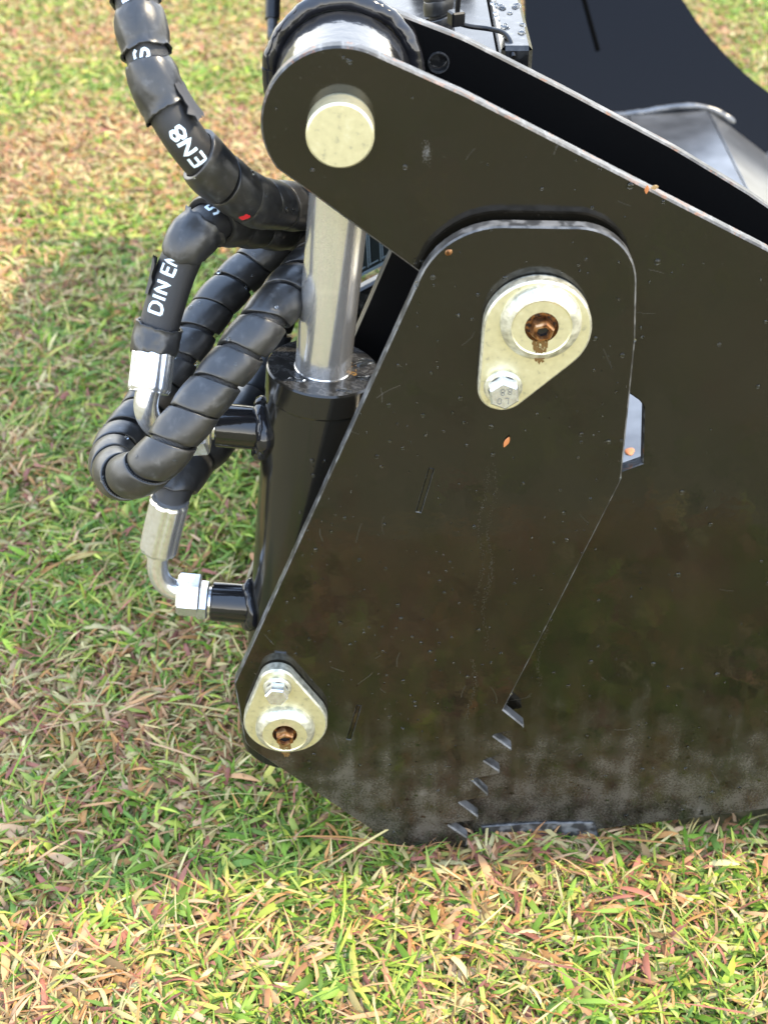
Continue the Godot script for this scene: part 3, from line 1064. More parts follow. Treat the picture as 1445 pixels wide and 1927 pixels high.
func lock_plate(t: Node, big: Vector2, rb: float, small: Vector2, rs: float, disc: Vector2, bolt: Vector2, rd: float, turn: float) -> void:
	# teardrop: the hull of two circles
	var pts := circle(big, rb, 64)
	pts.append_array(circle(small, rs, 40))
	var hull := Geometry2D.convex_hull(pts)
	hull.remove_at(hull.size() - 1)
	var lp := plate(hull, [], 0.0097, 0.0094, 0.0012)
	var o := obj("lock_plate", lp[0], M.zinc, t, lp[1], M.zinc_worn)
	var d := Shape.new()
	var k := rd / 0.0235
	var front := Vector3(disc.x, disc.y, 0.0098)
	d.lathe(place(Vector3.BACK, front), [Vector2(0.0238 * k, -0.001), Vector2(0.0236 * k, 0.0025), Vector2(0.0228 * k, 0.0042), Vector2(0.0206 * k, 0.0062), Vector2(0.0188 * k, 0.0072), Vector2(0.0176 * k, 0.0075)], 64, true)
	obj("pin_head_rim", d, M.zinc_worn, o)
	var c := Shape.new()
	c.lathe(place(Vector3.BACK, front), [Vector2(0.0177 * k, 0.0075), Vector2(0.0168 * k, 0.0070), Vector2(0.0098 * k, 0.0068)], 56)
	var ph := obj("pin_head", c, M.zinc, o)
	var pk := Shape.new()
	pk.lathe(place(Vector3.BACK, front), [Vector2(0.0098 * k, 0.0068), Vector2(0.0090 * k, 0.0030), Vector2(0.00001, 0.0030)], 40)
	obj("fitting_pocket", pk, M.pocket_rust, ph)
	# grease fitting in its pocket
	var gpos := Vector3(disc.x, disc.y, 0.0135)
	var gs := Shape.new()
	gs.lathe(place(Vector3(0.05, -0.12, 1), gpos), [Vector2(0.0069, 0.0), Vector2(0.0069, 0.0072), Vector2(0.0060, 0.0082), Vector2(0.0044, 0.0084), Vector2(0.0036, 0.0062)], 6, false, true, 0.4 + turn)
	var fit := obj("grease_fitting", gs, M.rusty, o)
	var gk := Shape.new()
	gk.lathe(place(Vector3(0.05, -0.12, 1), gpos), [Vector2(0.0036, 0.0066), Vector2(0.0030, 0.0052), Vector2(0.00001, 0.0050)], 20)
	obj("socket", gk, M.dark_socket, fit)
	# rust that has run down over the disc
	var stain := Shape.new()
	for j in 130:
		var y := 0.0088 + 0.015 * pow(rng.randf(), 1.5)
		var x := rng.randf_range(-1, 1) * 0.0046 * (1.0 - (y - 0.0088) * 35.0)
		stain.blob(Vector3(disc.x + x, disc.y - y, 0.0098 + (0.0071 if y < 0.0168 * k else 0.0058)), Vector3(rng.randf_range(0.0002, 0.0008), rng.randf_range(0.0003, 0.0018), 0.00012), rng, 0.5, 8)
	var st := obj("rust_run", stain, M.rust_stain, o)
	tag(st, "", "", "", "stuff")
	# hexagon flange bolt
	var bx := place(Vector3.BACK, Vector3(bolt.x, bolt.y, 0.0097))
	var kb := rs / 0.015
	var b := Shape.new()
	b.lathe(bx, [Vector2(0.0116 * kb, 0.0), Vector2(0.0116 * kb, 0.0016), Vector2(0.0108 * kb, 0.0024), Vector2(0.009 * kb, 0.003)], 40)
	var bo := obj("washer", b, M.zinc_worn, o)
	var hx := Shape.new()
	hx.lathe(bx, [Vector2(0.0097 * kb, 0.0025), Vector2(0.0097 * kb, 0.0102), Vector2(0.0084 * kb, 0.0114)], 6, false, true, turn)
	hx.lathe(bx, [Vector2(0.00842 * kb, 0.01141), Vector2(0.00001, 0.01142)], 6, false, true, turn)
	var head := obj("bolt", hx, M.zinc_bright, o)
	if rs > 0.014:
		var mk := Shape.new()
		var write := func(ch: String, at: Vector2, size: float) -> void:
			letter(mk, ch, 0.13, func(x: float, y: float) -> Array: return [Vector3(bolt.x - (at.x + x * size), bolt.y - (at.y + y * size), 0.0097 + 0.01155), Vector3.BACK])
		write.call("8", Vector2(-0.0045, -0.0055), 0.0042)
		write.call(".", Vector2(-0.0013, -0.0053), 0.0042)
		write.call("8", Vector2(-0.0002, -0.0050), 0.0042)
		write.call("L", Vector2(-0.0026, 0.0012), 0.0042)
		write.call("0", Vector2(0.0014, 0.0012), 0.0042)
		obj("bolt_mark", mk, M.stamp, head)

# ---------------- hydraulic cylinder

func cylinder() -> void:
	var top := Vector3(-0.0397, 0.4095, -0.0625)
	var low := Vector3(-0.0733, 0.1023, -0.0625)
	var ax := (top - low).normalized()
	var t := thing("hydraulic_cylinder", low, "black hydraulic cylinder with bright rod between the two arm plates", "hydraulic cylinder")
	var R := 0.0368
	var xf := place(ax, top)
	var barrel := Shape.new()
	barrel.lathe(xf, [Vector2(R * 0.985, -0.34), Vector2(R * 0.985, -0.019), Vector2(R, -0.0175), Vector2(R, -0.0012), Vector2(R - 0.001, 0.0)], 72)
	obj("barrel", barrel, M.barrel_paint, t)
	var head := Shape.new()
	head.lathe(xf, [Vector2(R - 0.001, 0.0), Vector2(0.0192, 0.0), Vector2(0.0188, -0.004)], 72)
	obj("head", head, M.head_steel, t)
	var rust := Shape.new()
	for j in 12:
		var a := -0.5 + 0.9 * rng.randf()
		var r := rng.randf_range(0.0178, 0.0225)
		rust.blob(xf * Vector3(-cos(a) * r if xf.basis.x.x < 0 else cos(a) * r, 0.0, sin(a) * r * signf(xf.basis.z.z)), Vector3(rng.randf_range(0.0003, 0.0014), 0.0003, rng.randf_range(0.0003, 0.0014)), rng, 0.5, 8)
	tag(obj("rust_flecks", rust, M.rust_stain, t), "", "", "", "stuff")
	var film := Shape.new()      # rain lying on the flat head
	for e in [[0.028, -0.35, 0.007, 0.0045], [0.029, 0.35, 0.0055, 0.004], [0.026, 2.3, 0.005, 0.003], [0.030, 1.1, 0.004, 0.003]]:
		film.blob(xf * Vector3(cos(e[1]) * e[0] * signf(xf.basis.x.x), 0.0, sin(e[1]) * e[0] * signf(xf.basis.z.z)), Vector3(e[2], 0.0009, e[3]), rng, 0.6, 20)
	tag(obj("rain_film", film, M.water, t), "", "", "", "stuff")
	var rod := Shape.new()
	rod.lathe(xf, [Vector2(0.0185, -0.003), Vector2(0.0189, 0.0), Vector2(0.0184, 0.0008), Vector2(0.0184, 0.17)], 64)
	obj("rod", rod, M.chrome, t)
	# rod eye between the lobe and the inner lug
	var eye := Shape.new()
	var c := Vector3(LOBE.x, LOBE.y, 0)
	eye.lathe(place(Vector3.BACK, c), [Vector2(0.030, -0.0885), Vector2(0.0385, -0.0885), Vector2(0.0402, -0.087), Vector2(0.0402, -0.0262), Vector2(0.0392, -0.0252), Vector2(0.03, -0.0252)], 80)
	obj("rod_eye", eye, M.black_gloss, t)
	# bottom eye
	var be := Shape.new()
	be.lathe(place(Vector3.BACK, Vector3(low.x, low.y - 0.005, 0)), [Vector2(0.018, -0.092), Vector2(0.033, -0.092), Vector2(0.033, -0.033), Vector2(0.018, -0.033)], 48)
	obj("base_eye", be, M.barrel_paint, t)
	# two ports, standing out to the left
	var side := Vector3(-1, 0, 0.0)
	side = (side - ax * side.dot(ax)).normalized()
	for e in [[Vector3(-0.0966, 0.3628, -0.0625), 0.0], [Vector3(-0.1145, 0.209, -0.0625), 1.0]]:
		var q: Vector3 = e[0]
		var h := (q - top).dot(ax)
		var base := top + ax * h
		var dist := (q - base).dot(side)
		var px := place(side, base)
		var len0: float = dist + (0.016 if e[1] == 0.0 else 0.0125)
		var port := Shape.new()
		port.lathe(px, [Vector2(0.0148, R - 0.006), Vector2(0.0148, len0 - 0.001), Vector2(0.0138, len0), Vector2(0.009, len0)], 48)
		var po := obj("port", port, M.black_gloss, t)
		var wp := []
		for k in 41:
			var a := TAU * k / 40.0
			var z := sin(a) * 0.0165
			var over := sqrt(maxf(R * R - z * z, 0.0))
			wp.append(px * Vector3(cos(a) * 0.0165, over + 0.001, z))
		obj("weld_bead", bead(wp, 0.0052 if e[1] == 0.0 else 0.0042, 51 + int(e[1]), 0.35), M.weld_paint, po)
		var hexes := Shape.new()
		hexes.lathe(px, [Vector2(0.0105, len0), Vector2(0.0105, len0 + 0.002)], 40)
		hexes.lathe(px, [Vector2(0.0126, len0 + 0.002), Vector2(0.0142, len0 + 0.0032), Vector2(0.0142, len0 + 0.0088), Vector2(0.0126, len0 + 0.0102), Vector2(0.0090, len0 + 0.0102)], 6, false, true, 0.3)
		hexes.lathe(px, [Vector2(0.0095, len0 + 0.0102), Vector2(0.0095, len0 + 0.0135)], 32)
		obj("adapter", hexes, M.zinc_bright, po)
	var spots := []
	for j in 26:
		var a := rng.randf_range(-0.2, 0.9)
		var d := Vector3(sin(a), 0, cos(a))
		d = (d - ax * d.dot(ax)).normalized()
		spots.append([top - ax * rng.randf_range(0.03, 0.28) + d * R * 0.985, d, rng.randf_range(0.0005, 0.0019)])
	drops("water_drops", t, spots, M.water)

# ---------------- hoses

func guarded_hose(t: Node, path: Path, r: float, s0: float, s1: float) -> MeshInstance3D:
	var sh := Shape.new()
	sh.tube(path, s0, s1, func(_t: float, _a: float) -> float: return r, 28, 0.003)
	return obj("hose", sh, M.hose_rubber, t)

func hose_drops(t: Node, path: Path, r: float, s0: float, s1: float, count: int) -> void:
	var spots := []
	for j in count:
		var s := rng.randf_range(s0, s1)
		var f := path.at(s)
		var a := path.angle_of(s, (EYE - f.origin).normalized()) + rng.randf_range(-1.2, 1.2)
		var d := f.basis * Vector3(cos(a), sin(a), 0)
		spots.append([f.origin + d * r, d, rng.randf_range(0.0007, 0.0021)])
	drops("water_drops", t, spots, M.water)

func ferrule(t: Node, path: Path, s0: float, s1: float, r: float) -> void:       # crimped sleeve with flutes
	var sh := Shape.new()
	var seg := 64
	var rr := func(s: float, a: float) -> float:
		var u := (s - s0) / (s1 - s0)
		var k := 1.0
		if u < 0.04 or u > 0.96:
			k = 0.93
		return r * k * (1.0 - 0.085 * pow(absf(cos(a * 4.0)), 12.0))
	sh.tube(path, s0, s1, rr, seg, 0.0011)
	obj("ferrule", sh, M.zinc_bright, t)

func hoses() -> void:
	var toward := func(p: Vector3) -> Vector3: return (EYE - p).normalized()
	# hose with the big wrapped bends, coming in from above
	var ctrl := [Vector3(-0.1455, 0.6768, -0.1016), Vector3(-0.1419, 0.6552, -0.0856), Vector3(-0.1359, 0.6263, -0.0643), Vector3(-0.129, 0.6005, -0.0514), Vector3(-0.115, 0.5737, -0.044), Vector3(-0.0997, 0.5465, -0.055), Vector3(-0.0814, 0.5169, -0.0828), Vector3(-0.0617, 0.4927, -0.1271), Vector3(-0.0372, 0.4769, -0.1652), Vector3(-0.0121, 0.4679, -0.1958)]
	var path := Path.new(ctrl)
	var t := thing("upper_hose", Vector3(-0.0997, 0.5465, -0.055), "thick black hydraulic hose curving down from the top edge with torn spiral guard", "hydraulic hose", "hydraulic hoses beside the cylinder")
	guarded_hose(t, path, 0.0122, 0, path.length)
	# the guard in separate lengths, with bare hose between them
	var cut := [[-100, 18, 2], [28, 110, 0], [120, 216, 1], [283, 396, 3]]
	var marks := [path.near(Vector3(-0.1398, 0.6456, -0.0785)), path.near(Vector3(-0.1377, 0.6355, -0.071)), path.near(Vector3(-0.1324, 0.6151, -0.0584)), path.near(Vector3(-0.1313, 0.6109, -0.0566)), path.near(Vector3(-0.1225, 0.5856, -0.0466)), path.near(Vector3(-0.1099, 0.5632, -0.0487)), path.near(Vector3(-0.0962, 0.5412, -0.0572))]
	var gs := [[0.0, marks[0] + 0.006, 0.03], [marks[1] + 0.001, marks[2] - 0.001, 0.04], [marks[3] + 0.001, marks[4], 0.04]]
	for i in gs.size():
		var band := Shape.new()
		collar(band, path, gs[i][0], gs[i][1], 0.0133, 0.0017, 0.22, 20 + i)
		var g := obj("guard_band", band, M.guard, t)
		if i == 2:
			var flap := Shape.new()
			var f := path.at(gs[i][1] - 0.004)
			var a := path.angle_of(gs[i][1], Vector3(0.95, 0.1, 0.3))
			torn(flap, path, gs[i][1] - 0.012, 0.022, a, 0.42, 0.0155, 0.0040, 3)
			obj("torn_flap", flap, M.torn_guard, g)
	var tail := spiral(path, marks[5], path.length - 0.01, 0.0265, 0.93, 0.0124, 0.0019, 1.2, 5, 1.0, 0.001)
	obj("spiral_guard", tail, M.guard, t)
	var size := 0.0086
	obj("hose_print", hose_print(path, [["S", 0.0]], marks[2] - 0.002, size, 0.0124, Vector3(-0.15, 0.55, 0.85)), M.print_white, t)
	var rev := Path.new(reversed(ctrl))
	obj("hose_print", hose_print(rev, [["E", 0.0], ["N", 0.85], ["8", 1.72]], rev.near(Vector3(-0.1096, 0.5612, -0.0472)) + 0.001, size, 0.0124, Vector3(-0.2, 0.6, 0.8)), M.print_white, t)
	obj("hose_print", hose_print(rev, [["V", 0.0]], rev.near(Vector3(-0.138, 0.6369, -0.0721)), 0.012, 0.0124, Vector3(-0.1, 0.6, 0.8)), M.print_white, t)
	var red := Shape.new()
	var rs := path.near(Vector3(-0.0897, 0.5175, -0.0646))
	var ra := path.angle_of(rs, Vector3(-0.2, 0.05, 1.0))
	torn(red, path, rs - 0.002, 0.005, ra, 0.2, 0.0157, 0.0002, 9)
	obj("red_print", red, M.print_red, t)
	hose_drops(t, path, 0.0158, marks[5], path.length - 0.05, 10)

	# bare hose rising from the upper elbow
	ctrl = [Vector3(-0.1502, 0.4088, -0.0277), Vector3(-0.1475, 0.4209, -0.0367), Vector3(-0.1442, 0.4372, -0.0487), Vector3(-0.1373, 0.4585, -0.0582), Vector3(-0.1286, 0.4796, -0.0676), Vector3(-0.1179, 0.497, -0.0743), Vector3(-0.1051, 0.4985, -0.0941), Vector3(-0.0905, 0.48, -0.1301), Vector3(-0.0669, 0.4607, -0.1656), Vector3(-0.0391, 0.4449, -0.2037)]
	path = Path.new(ctrl)
	t = thing("upper_elbow_hose", Vector3(-0.1502, 0.4088, -0.0277), "black hydraulic hose lettered DIN EN8 rising from silver ferrule beside the rod", "hydraulic hose", "hydraulic hoses beside the cylinder")
	var sA := path.near(Vector3(-0.1459, 0.4307, -0.0439))
	var sB := path.near(Vector3(-0.1418, 0.4457, -0.0525))
	guarded_hose(t, path, 0.0126, sA - 0.01, path.length)
	var rb := Shape.new()
	collar(rb, path, sA, sB, 0.0146, 0.0008, 0.05, 41, 0.0007)
	obj("guard_band", rb, M.guard, t)
	var sC := path.near(Vector3(-0.1265, 0.4875, -0.0722))
	var sD := path.near(Vector3(-0.11, 0.5015, -0.0838))
	var g2 := Shape.new()
	collar(g2, path, sC + 0.003, sD, 0.0145, 0.0010, 0.6, 42, 0.002)
	obj("guard_band", g2, M.guard, t)
	obj("spiral_guard", spiral(path, sD + 0.004, path.length, 0.03, 0.94, 0.0128, 0.0028, 2.4, 6), M.guard, t)
	var strip := Shape.new()
	var fl := Shape.new()
	torn(fl, path, path.near(Vector3(-0.1353, 0.4625, -0.0612)) - 0.004, 0.022, path.angle_of(path.near(Vector3(-0.1353, 0.4625, -0.0612)), Vector3(-0.95, 0.15, 0.2)), 0.45, 0.0140, 0.0040, 7)
	obj("torn_flap", fl, M.torn_guard, t)
	obj("hose_print", hose_print(path, [["D", 0.0], ["I", 1.0], ["N", 1.45], ["E", 2.75], ["N", 3.6], ["8", 4.5]], path.near(Vector3(-0.14, 0.4537, -0.0572)), 0.0090, 0.01275, Vector3(-0.28, 0.45, 0.85)), M.print_white, t)
	obj("hose_print", hose_print(path, [["5", 0.0], ["2", 0.8]], sD - 0.001, 0.0080, 0.01275, Vector3(0.0, 0.75, 0.65)), M.print_white, t)
	# its fitting
	var fp := Path.new([Vector3(-0.1452, 0.435, -0.0471), Vector3(-0.1472, 0.4209, -0.0367), Vector3(-0.1489, 0.4096, -0.0283)])
	ferrule(t, fp, 0.001, fp.length - 0.001, 0.0136)
	var el := Path.new([Vector3(-0.1485, 0.4134, -0.0311), Vector3(-0.1511, 0.4026, -0.0268), Vector3(-0.1499, 0.3917, -0.0275), Vector3(-0.1446, 0.3813, -0.0322), Vector3(-0.1352, 0.3586, -0.0625), Vector3(-0.1197, 0.359, -0.0625)])
	var es := Shape.new()
	es.tube(el, 0, el.length, func(_t: float, _a: float) -> float: return 0.0078, 28, 0.002)
	obj("elbow_tube", es, M.zinc_bright, t)
	var nut := Shape.new()
	var nd := (Vector3(-0.1197, 0.359, -0.0625) - Vector3(-0.1407, 0.3573, -0.0625)).normalized()
	nut.lathe(place(-nd, Vector3(-0.1183, 0.3594, -0.0625)), [Vector2(0.009, 0.0), Vector2(0.0146, 0.0), Vector2(0.016, 0.0014), Vector2(0.016, 0.015), Vector2(0.014, 0.0166), Vector2(0.008, 0.0166)], 6, false, true, 0.5)
	obj("nut", nut, M.zinc_bright, t)

	# the hose that makes a U-turn in the foreground
	ctrl = [Vector3(-0.0321, 0.4737, -0.2499), Vector3(-0.0515, 0.4487, -0.2314), Vector3(-0.0691, 0.4344, -0.2083), Vector3(-0.0972, 0.4142, -0.1934), Vector3(-0.1199, 0.3989, -0.1696), Vector3(-0.1399, 0.3794, -0.1428), Vector3(-0.1561, 0.3634, -0.1185), Vector3(-0.1696, 0.3528, -0.092), Vector3(-0.1791, 0.3491, -0.0644), Vector3(-0.1784, 0.3545, -0.0311), Vector3(-0.1653, 0.3645, -0.0011), Vector3(-0.1451, 0.3819, 0.0109), Vector3(-0.1265, 0.4016, 0.0025), Vector3(-0.1068, 0.4222, -0.0128), Vector3(-0.0895, 0.4382, -0.0308), Vector3(-0.0714, 0.455, -0.0494), Vector3(-0.0556, 0.4605, -0.0846), Vector3(-0.0392, 0.4631, -0.1301), Vector3(-0.0229, 0.468, -0.171)]
	path = Path.new(ctrl)
	t = thing("looped_hose", Vector3(-0.1791, 0.3491, -0.0644), "black spiral wrapped hose making a U-turn left of the cylinder", "hydraulic hose", "hydraulic hoses beside the cylinder")
	guarded_hose(t, path, 0.0118, 0, path.length)
	obj("spiral_guard", spiral(path, 0.004, path.length - 0.004, 0.0238, 0.88, 0.0120, 0.0018, 0.6, 8, 1.0, 0.0003), M.guard, t)
	hose_drops(t, path, 0.0153, 0.03, path.length - 0.03, 34)

	# the hose on the lower elbow
	ctrl = [Vector3(-0.1606, 0.2591, -0.0625), Vector3(-0.1569, 0.2744, -0.0625), Vector3(-0.1518, 0.2931, -0.0625), Vector3(-0.1452, 0.3063, -0.0762), Vector3(-0.1375, 0.3076, -0.102), Vector3(-0.1246, 0.3041, -0.1368), Vector3(-0.1102, 0.2994, -0.1831), Vector3(-0.0974, 0.3023, -0.235), Vector3(-0.0863, 0.3383, -0.2741), Vector3(-0.0756, 0.3794, -0.3045), Vector3(-0.065, 0.4068, -0.3248)]
	path = Path.new(ctrl)
	t = thing("lower_elbow_hose", Vector3(-0.1587, 0.2665, -0.053), "black guarded hose running up behind the cylinder from the lower silver elbow", "hydraulic hose", "hydraulic hoses beside the cylinder")
	var s1 := path.near(Vector3(-0.1503, 0.2978, -0.0625))
	guarded_hose(t, path, 0.0126, s1, path.length)
	obj("spiral_guard", spiral(path, s1 + 0.010, path.length, 0.034, 0.97, 0.0129, 0.0026, 0.2, 15), M.guard, t)
	var lf := Path.new([Vector3(-0.1471, 0.3092, -0.0625), Vector3(-0.1515, 0.2931, -0.0625), Vector3(-0.1569, 0.2744, -0.0625), Vector3(-0.1618, 0.2553, -0.0625)])
	ferrule(t, lf, 0.006, lf.length - 0.003, 0.0140)
	el = Path.new([Vector3(-0.1605, 0.2601, -0.0625), Vector3(-0.1632, 0.2445, -0.0625), Vector3(-0.1621, 0.2317, -0.0625), Vector3(-0.1562, 0.2232, -0.0625), Vector3(-0.1458, 0.2181, -0.0625), Vector3(-0.1366, 0.2156, -0.0625)])
	es = Shape.new()
	es.tube(el, 0, el.length, func(_t: float, _a: float) -> float: return 0.0077, 28, 0.002)
	obj("elbow_tube", es, M.zinc_bright, t)
	nut = Shape.new()
	nd = (Vector3(-0.134, 0.2151, -0.0625) - Vector3(-0.1529, 0.2171, -0.0625)).normalized()
	nut.lathe(place(-nd, Vector3(-0.1343, 0.2151, -0.0625)), [Vector2(0.009, 0.0), Vector2(0.0142, 0.0), Vector2(0.0158, 0.0014), Vector2(0.0158, 0.0155), Vector2(0.0138, 0.0172), Vector2(0.008, 0.0172)], 6, false, true, 0.5)
	obj("nut", nut, M.zinc_bright, t)

	# far off: the end of a hose hanging over the grass
	t = thing("hanging_coupler", Vector3(-0.1141, 0.4162, -0.7174), "black hose end hanging over the dry grass behind the lobe", "hose end")
	path = Path.new([Vector3(-0.113, 0.4685, -0.756), Vector3(-0.113, 0.4467, -0.7399), Vector3(-0.1136, 0.4249, -0.7238), Vector3(-0.1136, 0.4031, -0.7077)])
	var hs := Shape.new()
	var h0 := path.near(Vector3(-0.1136, 0.4258, -0.7245))
	hs.tube(path, 0, h0, func(_t: float, _a: float) -> float: return 0.0078, 20, 0.003)
	obj("hose", hs, M.black_satin, t)
	hs = Shape.new()
	hs.tube(path, h0 - 0.003, path.length - 0.004, func(s: float, _a: float) -> float: return 0.0056 if s < path.length - 0.009 else 0.0040, 20, 0.003)
	obj("coupler", hs, M.head_steel, t)

func reversed(a: Array) -> Array:
	var b := a.duplicate()
	b.reverse()
	return b

# a length of guard: one turn of band, barrel shaped, its ends cut askew
func collar(sh: Shape, path: Path, s0: float, s1: float, r: float, bulge: float, skew: float, seed_: int, flare := 0.0012) -> void:
	var nz := noise(seed_, 1.2, 2)
	var prof := [[0.0, -0.0016], [0.0, 0.0], [0.03, bulge * 0.15], [0.1, bulge * 0.5], [0.22, bulge * 0.85], [0.4, bulge], [0.6, bulge * 0.95], [0.76, bulge * 0.6], [0.88, bulge * 0.3], [0.96, bulge * 0.25 + flare * 0.6], [1.0, bulge * 0.25 + flare], [1.0, bulge * 0.25 + flare - 0.0018]]
	var rows := []
	var out := []
	for e in prof:
		var row := PackedVector3Array()
		var mid := path.at(lerpf(s0, s1, e[0])).origin
		for i in 44:
			var a := TAU * i / 44
			var off := skew * 0.012 * sin(a) + 0.0012 * nz.get_noise_2d(cos(a) * 2.0, sin(a) * 2.0 + e[0])
			var f := path.at(lerpf(s0, s1, e[0]) + off)
			var rr: float = r + e[1] + 0.0006 * nz.get_noise_3d(cos(a) * 2.0, sin(a) * 2.0, e[0] * 2.0)
			row.append(f * Vector3(cos(a) * rr, sin(a) * rr, 0))
		rows.append(row)
		out.append(mid)
	sh.grid(rows, out, true)

# a torn patch that lifts off the hose
func torn(sh: Shape, path: Path, s0: float, long: float, a0: float, half: float, r: float, lift: float, seed_: int) -> void:
	var nz := noise(seed_, 2.5, 3)
	for layer in [0.0, -0.0014]:
		var rows := []
		var out := []
		for j in 9:
			var u := j / 8.0
			var row := PackedVector3Array()
			for i in 9:
				var w := i / 8.0 * 2.0 - 1.0
				var rag := 1.0 + 0.5 * nz.get_noise_2d(w * 3.0, u * 3.0) * (absf(w) if absf(w) > 0.7 else 0.0)
				var f := path.at(s0 + long * (u + 0.12 * nz.get_noise_2d(w * 2.0, 7.0) * (1.0 if j == 0 or j == 8 else 0.2)))
				var a := a0 + half * w * rag
				var rr: float = r + layer + lift * pow(u, 2.0) * (0.4 + 0.6 * (0.5 + 0.5 * w))
				row.append(f * Vector3(cos(a) * rr, sin(a) * rr, 0))
			rows.append(row)
			out.append(path.at(s0 + long * u).origin if layer == 0.0 else path.at(s0 + long * u).origin + (rows[j][4] - path.at(s0 + long * u).origin) * 4.0)
		sh.grid(rows, out)

# ---------------- the frame behind

func frame() -> void:
	var t := thing("back_frame", Vector3(0.1, 0.3, -0.5), "dark wet steel frame with cross beam behind the inner lug", "steel frame")
	# cross beam running away from the lug
	var a := Vector2(0.0719, 0.6013)
	var b := Vector2(0.0913, 0.5909)
	var y := (a.y + b.y) * 0.5
	var beam := Shape.new()
	beam.box(Transform3D(Basis(), Vector3((a.x + b.x) * 0.5, y - 0.03, -0.63)), Vector3(b.x - a.x, 0.06, 1.0), 0.0025)
	var bm := obj("cross_beam", beam, M.wet_sheet, t)
	var spots := []
	for j in 60:
		spots.append([Vector3(rng.randf_range(a.x, b.x), y, -0.14 - 0.35 * rng.randf()), Vector3.UP, rng.randf_range(0.0008, 0.003)])
	drops("water_drops", bm, spots, M.water)
	# the quick-attach body that runs across the machine behind the side plates
	var body := Shape.new()
	body.box(Transform3D(Basis(), Vector3(0.052, 0.32, -0.69)), Vector3(0.09, 0.46, 0.75), 0.004)
	obj("attach_body", body, M.black_satin, t)
	var inner := Shape.new()
	inner.box(Transform3D(Basis(), Vector3(0.062, 0.29, -0.225)), Vector3(0.06, 0.48, 0.186), 0.002)
	inner.box(Transform3D(Basis(), Vector3(0.064, 0.23, -0.071)), Vector3(0.055, 0.36, 0.08), 0.002)
	obj("inner_body", inner, M.black_satin, t)
	var hood := Shape.new()
	hood.box(Transform3D(Basis(), Vector3(0.031, 0.59, -0.76)), Vector3(0.05, 0.12, 0.60), 0.004)
	obj("top_rail", hood, M.black_satin, t)
	# sloping back panel left of the beam
	var panel := Shape.new()
	var p0 := Vector3(a.x - 0.001, y - 0.012, -0.13)
	panel.flat([p0, p0 + Vector3(-0.075, -0.012, 0), p0 + Vector3(-0.075, -0.012, -1.0), p0 + Vector3(0, 0, -1.0)], Vector3.UP)
	panel.flat([p0 + Vector3(0, -0.005, 0), p0 + Vector3(-0.075, -0.017, 0), p0 + Vector3(-0.075, -0.017, -1.0), p0 + Vector3(0, -0.005, -1.0)], Vector3.DOWN)
	panel.flat([p0, p0 + Vector3(-0.075, -0.012, 0), p0 + Vector3(-0.075, -0.017, 0), p0 + Vector3(0, -0.005, 0)], Vector3.BACK)
	panel.flat([p0 + Vector3(-0.075, -0.012, 0), p0 + Vector3(-0.075, -0.012, -1.0), p0 + Vector3(-0.075, -0.017, -1.0), p0 + Vector3(-0.075, -0.017, 0)], Vector3.LEFT)
	obj("back_panel", panel, M.wet_sheet, t)
	# hose clip and cable
	var clip := Shape.new()
	clip.box(Transform3D(Basis(Vector3.UP, 0.4), Vector3(0.0451, 0.6042, -0.16)), Vector3(0.009, 0.009, 0.009), 0.001)
	clip.box(Transform3D(Basis(Vector3.BACK, -0.05), Vector3(0.0461, 0.6146, -0.16)), Vector3(0.003, 0.03, 0.004), 0.0006)
	obj("clip", clip, M.black_satin, t)
	var cp := Path.new([Vector3(0.0465, 0.6009, -0.16), Vector3(0.0543, 0.5989, -0.16), Vector3(0.0653, 0.5975, -0.16), Vector3(0.074, 0.5984, -0.15), Vector3(0.078, 0.5961, -0.14), Vector3(0.0794, 0.5903, -0.128)])
	var cs := Shape.new()
	cs.tube(cp, 0, cp.length, func(_t: float, _a: float) -> float: return 0.0016, 12, 0.002)
	obj("cable", cs, M.black_satin, t)
	var hp := Path.new([Vector3(0.0339, 0.6233, -0.2), Vector3(0.0353, 0.6067, -0.2), Vector3(0.0359, 0.593, -0.2), Vector3(0.0363, 0.5757, -0.2), Vector3(0.0355, 0.5507, -0.2)])
	var rh := thing("ribbed_hose", Vector3(0.0359, 0.593, -0.2), "grey ribbed hose behind the top edge of the inner lug", "hydraulic hose")
	guarded_hose(rh, hp, 0.0070, 0, hp.length)
	obj("spiral_guard", spiral(hp, 0.003, hp.length - 0.003, 0.0100, 0.98, 0.0072, 0.0012, 0.0, 19), M.guard, rh)
	# plate with a printed table, seen between rod and arm
	var dp := Shape.new()
	var z := -0.30
	var d := (Vector2(0.0083, 0.369) - Vector2(-0.0192, 0.3529)).normalized()
	var o2 := Vector2(-0.02, 0.3524)
	var up := Vector2(-d.y, d.x)
	var bx := Basis(Vector3(d.x, d.y, 0), Vector3(up.x, up.y, 0), Vector3.BACK)
	var org := Vector3(o2.x, o2.y, z)
	dp.box(Transform3D(bx, org + bx * Vector3(0.02, 0.030, -0.002)), Vector3(0.11, 0.06, 0.004), 0.0005)
	var plate_obj := obj("data_plate", dp, M.data_plate, t)
	var ln := Shape.new()
	ln.box(Transform3D(bx, org + bx * Vector3(0.02, 0.0012, 0.0003)), Vector3(0.108, 0.0022, 0.0008))
	var vert := Basis(Vector3(1, 0.0, 0), Vector3(-0.04, 1, 0), Vector3.BACK)
	for k in 8:
		var w := 0.0105
		var q := org + bx * Vector3(-0.012 + 0.0118 * k, 0.0052, 0.0002)
		for e in [[0.0008, 0.02], [w - 0.0012, 0.02]]:
			ln.box(Transform3D(vert, q + Vector3(e[0], e[1] * 1.0 + d.y * e[0], 0.0001)), Vector3(0.0009, 0.04, 0.0007))
		ln.box(Transform3D(bx, q + bx * Vector3(w * 0.5, 0.0004, 0.0)), Vector3(w * 0.8, 0.0009, 0.0006))
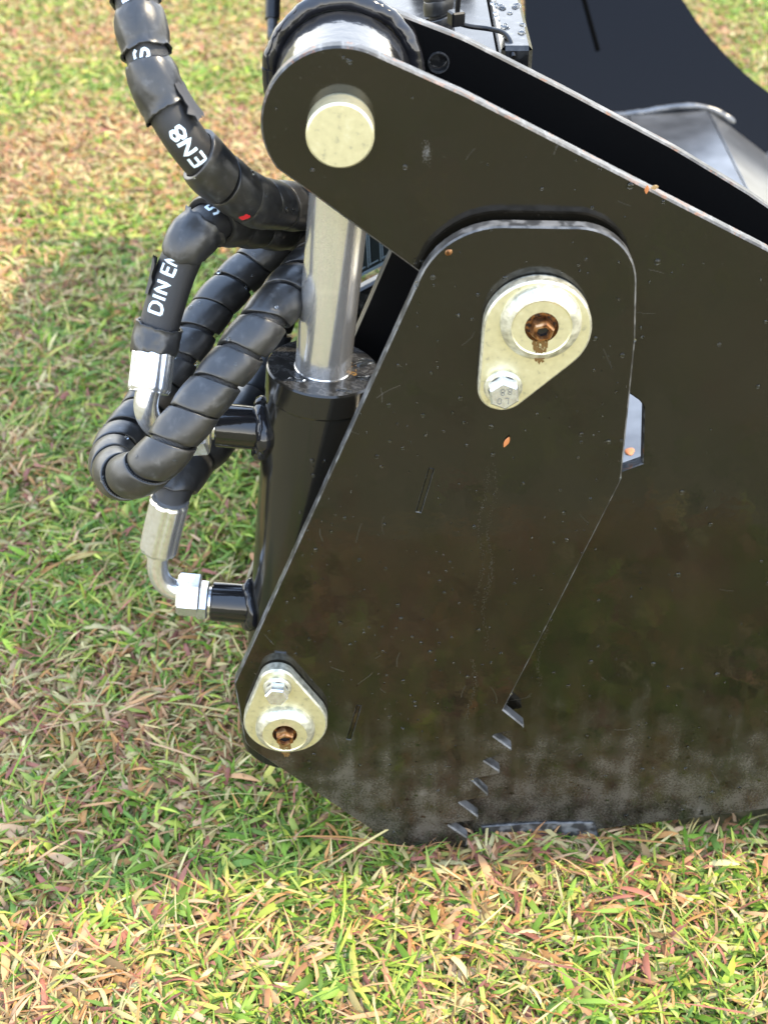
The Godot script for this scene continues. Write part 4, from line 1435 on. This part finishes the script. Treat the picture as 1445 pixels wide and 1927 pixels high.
	obj("printed_lines", ln, M.data_lines, plate_obj)
	var rail := Shape.new()
	rail.box(Transform3D(bx, org + bx * Vector3(0.02, -0.016, 0.004)), Vector3(0.12, 0.022, 0.012), 0.002)
	obj("lower_rail", rail, M.wet_sheet, t)
	var under := Shape.new()
	under.box(Transform3D(bx, org + bx * Vector3(0.03, -0.085, -0.004)), Vector3(0.14, 0.11, 0.006), 0.001)
	obj("backing_sheet", under, M.black_satin, t)

# ---------------- small things lying about

func bit(called: String, at: Vector3, size: Vector3, turn: float, mat: Material, label: String) -> void:
	var sh := Shape.new()
	var rows := []
	var out := []
	for i in 7:
		var u := i / 6.0
		var w := size.x * 0.5 * sin(PI * clampf(u * 0.9 + 0.05, 0, 1))
		var row := PackedVector3Array()
		for j in 5:
			var s := j / 2.0 - 1.0
			row.append(at + Basis(Vector3.BACK, turn) * Vector3(w * s, (u - 0.5) * size.y, size.z * (0.3 + 0.7 * u) * (1.0 - 0.5 * s * s)))
		rows.append(row)
		out.append(at + Vector3(0, 0, -0.5))
	sh.grid(rows, out)
	var o := obj(called, sh, mat)
	tag(o, label, "leaf", "leaf scraps stuck on the plates")

func small_things() -> void:
	var orange := simple("dead_leaf", lin(0.42, 0.15, 0.05), 0.6)
	var tan_mat := simple("tan_leaf", lin(0.34, 0.22, 0.1), 0.6)
	bit("leaf_scrap", Vector3(0.0764, 0.3927, 0.0004), Vector3(0.0032, 0.0085, 0.0012), -0.35, orange, "tiny orange leaf scrap stuck below the upper lock plate")
	bit("leaf_scrap", Vector3(0.1482, 0.5539, -0.0146), Vector3(0.0024, 0.0055, 0.0012), 0.0, orange, "tiny orange leaf scrap stuck under the sloping top edge")
	bit("leaf_scrap", Vector3(0.1525, 0.5552, -0.0146), Vector3(0.0045, 0.003, 0.001), 0.2, tan_mat, "tiny tan leaf scrap beside the orange one under the top edge")
	var sh := Shape.new()
	sh.blob(Vector3(0.0368, 0.5221, 0.0004), Vector3(0.0020, 0.0020, 0.0007), rng, 0.3, 14)
	tag(obj("rust_blister", sh, M.rusty), "round rust blister on the arm plate's upper left corner", "rust spot")
	sh = Shape.new()
	sh.blob(Vector3(0.2059, 0.2158, -0.25), Vector3(0.0042, 0.0015, 0.006), rng, 0.3, 12)
	var leaf := obj("fallen_leaf", sh, orange)
	tag(leaf, "orange fallen leaf on the bare floor, seen through the slot", "leaf")
